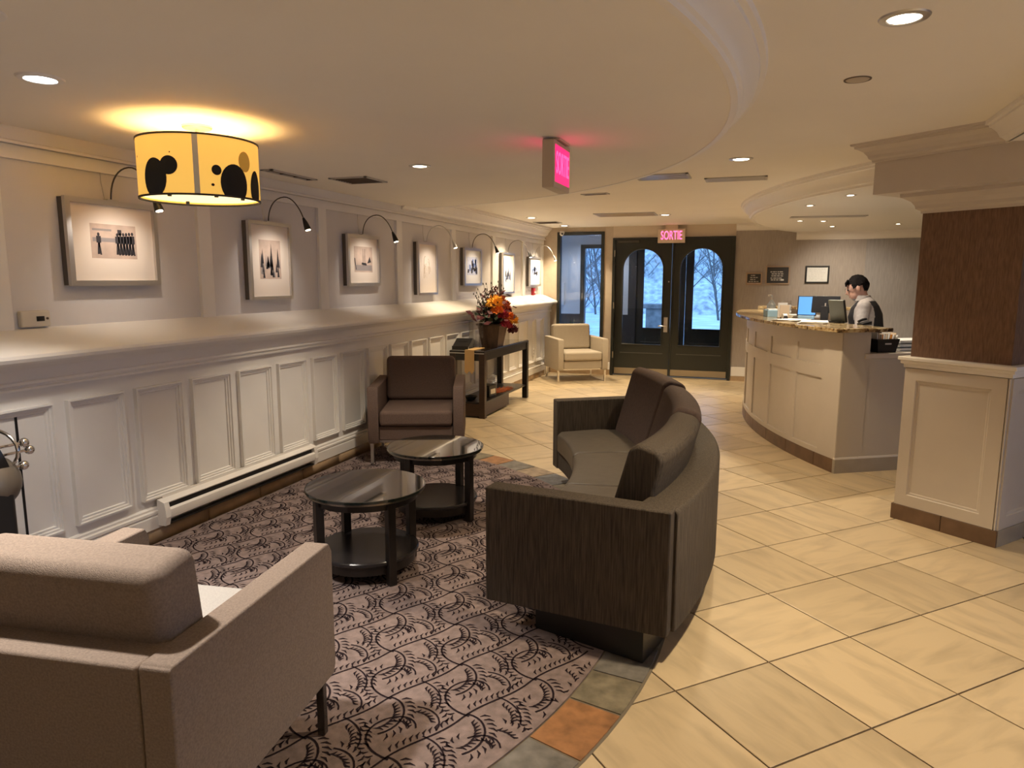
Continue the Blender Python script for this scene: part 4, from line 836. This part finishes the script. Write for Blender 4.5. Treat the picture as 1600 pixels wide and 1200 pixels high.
bw = thing('shelf_bowl', 'small dark bowl at the near end of the lower console shelf', 'bowl', (-2.99, 7.12, .176)); MB().lathe([(0, 0), (.04, 0), (.075, .045), (.07, .045), (.037, .008), (0, .008)], n=24).build('dish', mat('dark_ceramic', (.03, .03, .03), .15), bw, smooth=True)

# ================================================================== RECEPTION DESK
AD0, AD1 = 211.4, 172.0
dk = thing('reception_desk', 'curved cream panelled reception desk with dark kick base', 'desk', (DC[0], DC[1], 0))
ang = lambda p: p
MB().rev([(4.86, .105), (5.085, .105), (5.085, 1.11), (4.86, 1.11)], (0, 0), AD1, AD0, 64).build('front_body', M_DESKPAINT, dk)
a = AD1
while a < AD0 - .1:
    a2 = min(a + 5.2, AD0); MB().rev([(4.9, 0), (5.10, 0), (5.10, .108), (4.9, .108)], (0, 0), a + .05, a2 - .05, 8).build('kick_tile', M_SKIRTD, dk); a = a2
def band(a0, a1, z0, z1, n=14, r=5.098, nm='batten'): return MB().rev([(5.08, z0), (r, z0), (r, z1), (5.08, z1)], (0, 0), a0, a1, n).build(nm, M_DESKPAINT, dk)
for z0, z1 in ((.11, .15), (.725, .83), (.985, 1.10)): band(AD1, AD0, z0, z1, 48, nm='rail_batten')
edges = [(AD0 - 2.6, AD0), (203.2, 204.4), (197.0, 198.0), (190.5, 191.5), (184, 185), (177.5, 178.5)]
for a0, a1 in edges: band(a0, a1, .11, 1.10, 4, nm='stile_batten')
# side panel and lower return, in a frame along the desk's near side
ca, sa = math.cos(R_(AD0)), math.sin(R_(AD0))
def side_box(n, r0, r1, t0, t1, z0, z1, m, par, bev=0):      # r measured inwards from the outer face, t along increasing depth
    ux, uy = -ca, -sa; tx, ty = sa, -ca
    if ty < 0: tx, ty = -tx, -ty
    b = (5.10 * ca, 5.10 * sa); P = [(b[0] + ux * r + tx * t_, b[1] + uy * r + ty * t_) for r, t_ in ((r0, t0), (r1, t0), (r1, t1), (r0, t1))]
    return MB().prism(P, z0, z1).build(n, m, par, bevel=bev)
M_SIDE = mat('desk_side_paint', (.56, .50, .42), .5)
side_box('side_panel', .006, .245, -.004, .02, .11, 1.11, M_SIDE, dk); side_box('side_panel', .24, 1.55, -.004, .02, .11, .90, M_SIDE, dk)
side_box('side_kick', .0, 1.55, -.010, .02, 0, .11, M_SKIRTG, dk); side_box('side_bead', .0, 1.55, -.008, .015, .110, .125, M_TRIM, dk)
side_box('return_top', .20, 1.55, -.02, .55, .90, .94, M_DESKPAINT, dk, .006)
MB().rev([(4.46, .70), (4.87, .70), (4.87, .74), (4.46, .74)], (0, 0), AD1, AD0 - 6, 40).build('work_surface', M_DESKPAINT, dk)
ctp = MB(); P = []
for k in range(49): P.append((5.22 * math.cos(R_(AD0 + .9 - (AD0 + .9 - AD1) * k / 48)), 5.22 * math.sin(R_(AD0 + .9 - (AD0 + .9 - AD1) * k / 48))))
Q = [(4.72 * math.cos(R_(AD1 + (AD0 + .9 - AD1) * k / 48)), 4.72 * math.sin(R_(AD1 + (AD0 + .9 - AD1) * k / 48))) for k in range(49)]
ctop = thing('granite_countertop', 'speckled tan granite countertop along the reception desk', 'countertop', (DC[0], DC[1], 1.11))
ctp.prism(P + Q, 0, .030).build('slab', M_GRANITE, ctop, bevel=.006, seg=2)
rtn = thing('wall_counter', 'short granite shelf against the wall beyond the reception desk', 'counter', (.12, 9.55, 0))
MB().box(-.16, .9, -.17, .22, 1.14, 1.175).build('slab', M_GRANITE, rtn, bevel=.006); MB().box(-.02, .85, -.08, .2, 0, 1.14).build('cabinet', M_DESKPAINT, rtn)
ZC = 1.140
def item(n, label, cat, x, y, rz=0, z=ZC, group=None): return thing(n, label, cat, (x, y, z), rz, group)
t = item('sanitizer_bottle', 'clear pump bottle of hand sanitizer on the granite counter', 'bottle', .10, 8.05)
MB().lathe([(0, 0), (.042, 0), (.045, .02), (.045, .10), (.02, .135), (.014, .15), (0, .15)], n=20).build('bottle_body', mat('gel_plastic', (.60, .66, .70), .2), t, smooth=True); MB().lathe([(.045, .015), (.0458, .015), (.0458, .045), (.045, .045)], n=20).build('blue_band', M_LBLUE, t)
MB().tube([(0, 0, .15), (0, 0, .195), (-.015, 0, .20), (-.04, 0, .195)], .008, 8).build('pump', M_WHITE, t, smooth=True)
t = item('tissue_box', 'pale blue and white tissue box on the counter beside the pump bottle', 'box', .10, 7.50, R_(10)); MB().box(-.06, .06, -.11, .11, 0, .065).build('carton', M_LBLUE, t, bevel=.003); MB().box(-.045, .055, -.06, .10, .065, .075).build('tissue', M_WPAPER, t)
t = item('card_holder', 'cream cardboard card holder standing on the counter', 'card holder', .20, 7.22, R_(20)); MB().box(-.045, .045, -.03, -.024, 0, .125).build('front_card', M_CREAMC, t); MB().box(-.045, .045, .02, .03, 0, .145).build('back_card', M_WPAPER, t); MB().box(-.045, .045, -.03, .03, 0, .008).build('base', M_CREAMC, t)
t = item('acrylic_holder', 'clear acrylic leaflet holder behind the tissue box', 'holder', .24, 7.75); MB().box(-.05, .05, -.03, -.025, 0, .12).build('front', M_CLEAR, t); MB().box(-.05, .05, .02, .025, 0, .15).build('back', M_CLEAR, t); MB().box(-.045, .045, -.01, .01, 0, .11).build('leaflets', M_WPAPER, t)
t = item('tape_dispenser', 'small black tape dispenser at the counter edge', 'dispenser', .20, 6.95, R_(30)); MB().ext([(-.04, 0), (.04, 0), (.04, .018), (.012, .035), (-.028, .038), (-.04, .02)], 'x', -.018, .018).build('body', M_BLACK, t, bevel=.004); MB().tube([(-.02, -.005, .032), (.02, -.005, .032)], .022, 16).build('tape_roll', M_WHITE, t)
for k, (x, y, h, lab_) in enumerate(((.36, 7.45, .028, 'tall stack of white forms behind the tape dispenser'), (.26, 6.82, .012, 'thin stack of white papers before the blue board'), (.42, 6.50, .016, 'white papers spread beside the dark monitor'))):
    t = item('paper_stack', lab_, 'papers', x, y, R_(-60 + 25 * k))
    for j in range(3): o = MB().box(-.105, .105, -.145, .145, 0, h / 3 - .0005).build('sheet', M_WPAPER, t); o.location = (.006 * j, -.004 * j, h / 3 * j); o.rotation_euler = (0, 0, R_(5 * j - 4))
t = item('blue_board', 'bright blue tablet standing on the counter beside the dark monitor', 'tablet', .40, 7.16, R_(-8))
mm = Matrix.Rotation(R_(-14), 4, 'X')
def tilted(n, m, b, par, M_):
    mb = MB().box(*b); mb.v = [tuple(M_ @ Vector(v)) for v in mb.v]; return mb.build(n, m, par, bevel=.003)
tilted('bezel', M_PLUM, (-.085, .085, .0, .012, .03, .22), t, mm); tilted('screen', mat('lit_blue_screen', (.08, .25, .6), .3, emit=(.10, .34, .85), estr=.55), (-.075, .075, -.002, .0, .04, .21), t, mm); MB().box(-.07, .07, -.03, .06, 0, .03).build('stand', M_LBLUE, t, bevel=.004)
t = item('computer_monitor', 'dark computer monitor on the counter facing the receptionist', 'monitor', .53, 6.85, R_(-14)); mm = Matrix.Rotation(R_(-12), 4, 'X')
tilted('back_shell', M_PLUM, (-.115, .115, .0, .03, .075, .225), t, mm); tilted('screen', mat('lit_screen', (.5, .6, .7), .3, emit=(.6, .72, .95), estr=2.0), (-.108, .108, .031, .033, .082, .218), t, mm); tilted('emblem', M_ALU, (-.006, .006, -.002, 0, .13, .16), t, mm)
MB().box(-.03, .03, -.01, .03, .005, .13).build('stand_neck', M_PLUM, t); MB().box(-.10, .10, -.07, .08, 0, .008).build('stand_foot', M_PLUM, t, bevel=.003)
t = item('payment_panel', 'grey green slanted panel of a second screen beside the receptionist', 'screen', .63, 6.62, R_(-40)); mm = Matrix.Rotation(R_(16), 4, 'X')
tilted('panel', mat('grey_green', (.12, .125, .10), .45), (-.07, .07, -.01, .012, 0.005, .20), t, mm); tilted('edge', M_BLACK, (.07, .076, -.012, .014, .005, .202), t, mm); MB().box(-.06, .06, -.07, .0, 0, .012).build('foot', M_BLACK, t)
t = item('desk_phone', 'black telephone on the counter end before the receptionist', 'telephone', .80, 6.38, R_(-60)); t.scale = (.6, .6, .6); MB().ext([(-.07, 0), (.07, 0), (.07, .05), (-.07, .02)], 'x', -.06, .06).build('base', M_BLACK, t, bevel=.004); MB().tube([(-.05, -.06, .04), (-.05, 0, .065), (-.05, .06, .075)], .018, 10).build('handset', M_BLACK, t, smooth=True)
# brochure basket on the lower return
def rpt(r, t_):
    ux, uy = -ca, -sa; tx, ty = sa, -ca
    if ty < 0: tx, ty = -tx, -ty
    return (DC[0] + 5.10 * ca + ux * r + tx * t_, DC[1] + 5.10 * sa + uy * r + ty * t_)
x, y = rpt(.43, .10); bkt = thing('brochure_basket', 'black tapered basket full of brochures on the low counter', 'basket', (x, y, .9405), R_(AD0 - 180))
def fr2(mb, b, t, c, d, z0, z1): mb.add([(-b, -c, z0), (b, -c, z0), (b, c, z0), (-b, c, z0), (-t, -d, z1), (t, -d, z1), (t, d, z1), (-t, d, z1)], [(0, 3, 2, 1), (0, 1, 5, 4), (1, 2, 6, 5), (2, 3, 7, 6), (3, 0, 4, 7)]); return mb
fr2(MB(), .080, .100, .06, .075, 0, .105).build('basket_body', M_BLACK, bkt); MB().box(-.028, .028, -.0715, -.0695, .062, .074).build('name_print', mat('print_white', (.6, .58, .55), .7), bkt)
rnd = random.Random(8)
for k in range(11):
    o = MB().box(-.0028, .0028, -.045, .045, .0, .10).build('brochure', (M_WPAPER, M_CREAMC, M_WPAPER, mat('orange_card', (.6, .24, .03), .7))[k % 4], bkt); o.location = (-.078 + .0156 * k, rnd.uniform(-.005, .005), .035 + rnd.uniform(0, .02)); o.rotation_euler = (0, R_(4 + 2 * k - 8), 0)
x, y = rpt(.295, .17); t = thing('card_display', 'white and grey card display between counter and brochure basket', 'display', (x, y, .9405), R_(AD0 - 180)); MB().box(-.03, .03, -.004, .004, 0, .15).build('card', M_WPAPER, t); MB().box(-.035, .035, -.05, .05, 0, .06).build('tray', mat('tray_grey', (.10, .11, .10), .5), t, bevel=.004)
x, y = rpt(.75, .2); t = thing('printer_papers', 'stacked white trays of paper on the low counter by the column', 'papers', (x, y, .9405), R_(AD0 - 180))
for j in range(3): MB().box(-.16, .16, -.11, .11, .004 + .030 * j, .026 + .030 * j).build('paper_tray', M_WPAPER, t); MB().box(-.165, .165, -.115, .115, .030 * j, .004 + .030 * j).build('tray_base', M_BLACK, t)
# wall signs and certificate
def sign(name, label, x0, x1, z0, z1, mode):
    t = thing(name, label, 'sign' if mode < 2 else 'certificate', ((x0 + x1) / 2, YB - .002, (z0 + z1) / 2)); w, h = (x1 - x0) / 2, (z1 - z0) / 2; fb = .018 if mode < 2 else .022; f = MB()
    for a0, a1, b0, b1 in ((-w, w, -h, -h + fb), (-w, w, h - fb, h), (-w, -w + fb, -h + fb, h - fb), (w - fb, w, -h + fb, h - fb)): f.box(a0, a1, -.022, 0, b0, b1)
    f.build('frame', (mat('sign_gold', (.42, .31, .22), .4, .3) if mode < 2 else M_BLACK), t); MB().box(-w + fb, w - fb, -.012, 0, -h + fb, h - fb).build('board', mat('sign_charcoal', (.035, .033, .036), .6) if mode < 2 else M_WPAPER, t)
    tx = MB(); rr = random.Random(mode + 2); rows = {0: [.55, .22, -.10, -.42], 1: [.36, .14, -.08, -.32, -.52], 2: [.6, .4, .2, 0, -.2, -.4, -.6]}[mode]; lh = {0: .012, 1: .014, 2: .004}[mode]
    for r_ in rows:
        x = -w * (.66 if mode < 2 else .7) + rr.uniform(0, .03); xe = w * (.62 if mode < 2 else .7) - rr.uniform(0, .05)
        while x < xe: ww = rr.uniform(.012, .045); tx.box(x, min(x + ww, xe), -.0135, -.0122, r_ * h - lh / 2, r_ * h + lh / 2); x += ww + rr.uniform(.006, .012)
    tx.build('lettering', mat('sign_white', (.55, .53, .50), .7) if mode < 2 else mat('faint_ink', (.55, .55, .53), .8), t)
    if mode == 1: MB().box(w * .28, w * .52, -.014, -.0122, -h * .60, -h * .42).build('logo', M_WPAPER, t)
    if mode == 0: MB().box(-w + fb, w - fb, -.014, -.0122, -h * .80, -h * .62).build('tray', M_SEPIA, t)
sign('letter_board', 'small black letter board beside the entrance doors', -.235, -.012, 1.425, 1.605, 0)
sign('letter_board', 'larger black letter board with a white mark beside the small one', .035, .362, 1.437, 1.70, 1)
sign('framed_certificate', 'black framed white certificate on the wall behind the desk', .565, .880, 1.455, 1.70, 2)

# ================================================================== RECEPTIONIST
pe = thing('person', 'person in grey shirt and black vest working behind the reception desk', 'person', (.965, 7.36, 0), R_(80)); pe.scale = (.98, .98, .98)
b = MB()
b.tube([(0, .0, .80), (0, .0, .88), (0, .005, .98), (0, .03, 1.10), (0, .045, 1.20), (0, .05, 1.28), (0, .055, 1.33), (0, .065, 1.355)], [(.12, .16), (.15, .18), (.142, .165), (.150, .175), (.152, .19), (.122, .195), (.085, .145), (.058, .07)], 20)
b.tube([(0, .062, 1.33), (0, .085, 1.385), (0, .10, 1.43)], [(.055, .06), (.052, .054), (.055, .055)], 14)
hc = Vector((0, .125, 1.452)); hp = R_(-24)
def hd_(x, y, z): return (hc.x + x, hc.y + y * math.cos(hp) - z * math.sin(hp), hc.z + y * math.sin(hp) + z * math.cos(hp))
hm = MB().ball((0, -.005, .02), (.074, .094, .098), 20, 14); hm.v = [hd_(*v) for v in hm.v]; b.add(hm.v, hm.f)
hm = MB().ball((0, .035, -.045), (.056, .058, .068), 16, 10); hm.v = [hd_(*v) for v in hm.v]; b.add(hm.v, hm.f)
hm = MB().tube([(0, .086, .025), (0, .108, -.012), (0, .090, -.022)], [.010, .015, .010], 8); hm.v = [hd_(*v) for v in hm.v]; b.add(hm.v, hm.f)
for s_ in (-1, 1):
    hm = MB().ball((s_ * .076, -.010, -.005), (.012, .020, .032), 10, 8); hm.v = [hd_(*v) for v in hm.v]; b.add(hm.v, hm.f)
    sh_, el, wr_ = Vector((s_ * .175, .05, 1.285)), Vector((s_ * .235, .07, 1.03)), Vector((s_ * .15, .30, 1.045))
    b.ball(sh_, (.066, .066, .066), 14, 10)
    b.tube([sh_, sh_.lerp(el, .5), el], [.060, .056, .046], 14); b.ball(el, .047, 12, 8); b.tube([el, el.lerp(wr_, .4), wr_], [.046, .042, .028], 12)
    pm_ = wr_ + Vector((-s_ * .015, .07, .0)); b.tube([wr_, wr_.lerp(pm_, .5), pm_], [(.018, .028), (.019, .040), (.015, .040)], 10)
    for f_, (dx, L_) in enumerate(((-.030, .062), (-.010, .072), (.011, .068), (.030, .052))): p0 = pm_ + Vector((dx, -.008, 0)); b.tube([p0, p0 + Vector((0, L_ * .5, -.006)), p0 + Vector((0, L_, -.026))], [.0088, .0085, .007], 7)
    p0 = wr_ + Vector((-s_ * .030, .028, 0)); b.tube([p0, p0 + Vector((-s_ * .028, .03, -.004)), p0 + Vector((-s_ * .032, .062, -.014))], [.011, .010, .008], 7)
    hp_, kn, an = Vector((s_ * .085, 0, .86)), Vector((s_ * .09, .015, .47)), Vector((s_ * .095, -.02, .09)); b.tube([hp_, hp_.lerp(kn, .5), kn, kn.lerp(an, .35), an], [.088, .080, .060, .058, .040], 14)
    b.tube([an + Vector((0, -.045, -.045)), an + Vector((0, .04, -.045)), an + Vector((0, .14, -.06)), an + Vector((0, .18, -.068))], [(.042, .036), (.044, .040), (.028, .042), (.014, .030)], 10)
body = b.build('body', [M_SKIN, M_SHIRT, M_VEST, M_TROU, M_BLACK], pe)
rm_ = body.modifiers.new('remesh', 'REMESH'); rm_.mode = 'VOXEL'; rm_.voxel_size = .009; rm_.use_smooth_shade = True
sm_ = body.modifiers.new('smooth', 'SMOOTH'); sm_.iterations = 2; sm_.factor = .5
bpy.context.view_layer.update()
me = D.meshes.new_from_object(body.evaluated_get(bpy.context.evaluated_depsgraph_get())); body.modifiers.clear(); body.data = me
me.materials.clear()
for m in (M_SKIN, M_SHIRT, M_VEST, M_TROU, M_BLACK): me.materials.append(m)
for p in me.polygons:
    c = p.center; p.use_smooth = True
    if c.z < .10: k = 4
    elif c.z < .86: k = 3
    elif c.z > 1.372 or (c.z > 1.352 and c.y > .09): k = 0
    elif c.y > .285 and c.z < 1.12: k = 0
    elif abs(c.x) > .150 or (c.y > .17 and c.z < 1.12): k = 1
    elif c.z > 1.335: k = 1
    elif abs(c.x) < .045 and c.y > .10 and c.z > 1.12: k = 1
    else: k = 2
    p.material_index = k
hr = MB().ball((0, -.014, .028), (.082, .099, .099), 26, 18)
hr.v = [v for v in hr.v]
def keep_(f):
    y_ = sum(hr.v[i][1] for i in f) / len(f); z_ = sum(hr.v[i][2] for i in f) / len(f)
    return z_ > (-.055 if y_ < -.05 else (.005 if y_ < .03 else .055))
hr.f = [f for f in hr.f if keep_(f)]
rnd = random.Random(2); hr.v = [hd_(x + rnd.uniform(-.006, .006), y + rnd.uniform(-.006, .006), z + rnd.uniform(-.006, .006)) for x, y, z in hr.v]; hair = hr.build('hair', M_HAIR, pe, smooth=True)
fg = MB()
for k in range(9): x = -.06 + .015 * k; fg.tube([hd_(x, .045, .105), hd_(x * 1.05, .074, .084), hd_(x * 1.1 + .008, .086, .055)], [.010, .009, .003], 6)
fg.build('fringe', M_HAIR, hair, smooth=True)
gs = MB()
for s_ in (-1, 1):
    gs.tube([hd_(s_ * .032 + .024 * math.cos(t), .103, .018 + .020 * math.sin(t)) for t in [i * PI / 8 for i in range(17)]], .0018, 5); gs.tube([hd_(s_ * .056, .10, .022), hd_(s_ * .078, .0, .018)], .0018, 5)
gs.tube([hd_(-.009, .104, .02), hd_(.009, .104, .02)], .0018, 5); gs.build('glasses', M_ALU, pe)
ey = MB()
for s_ in (-1, 1): ey.ball(hd_(s_ * .030, .080, .018), .010, 8, 6)
ey.build('eyes', M_BLACK, pe); lps = MB().tube([hd_(-.022, .080, -.052), hd_(0, .092, -.052), hd_(.022, .080, -.052)], [.004, .006, .004], 6).build('lips', mat('lips', (.40, .14, .12), .5), pe, smooth=True)
cl_ = MB().rev([(.062, 1.345), (.074, 1.335), (.066, 1.385), (.058, 1.388)], (0, .072), 0, 360, 24).build('collar', M_SHIRT, pe, smooth=True)
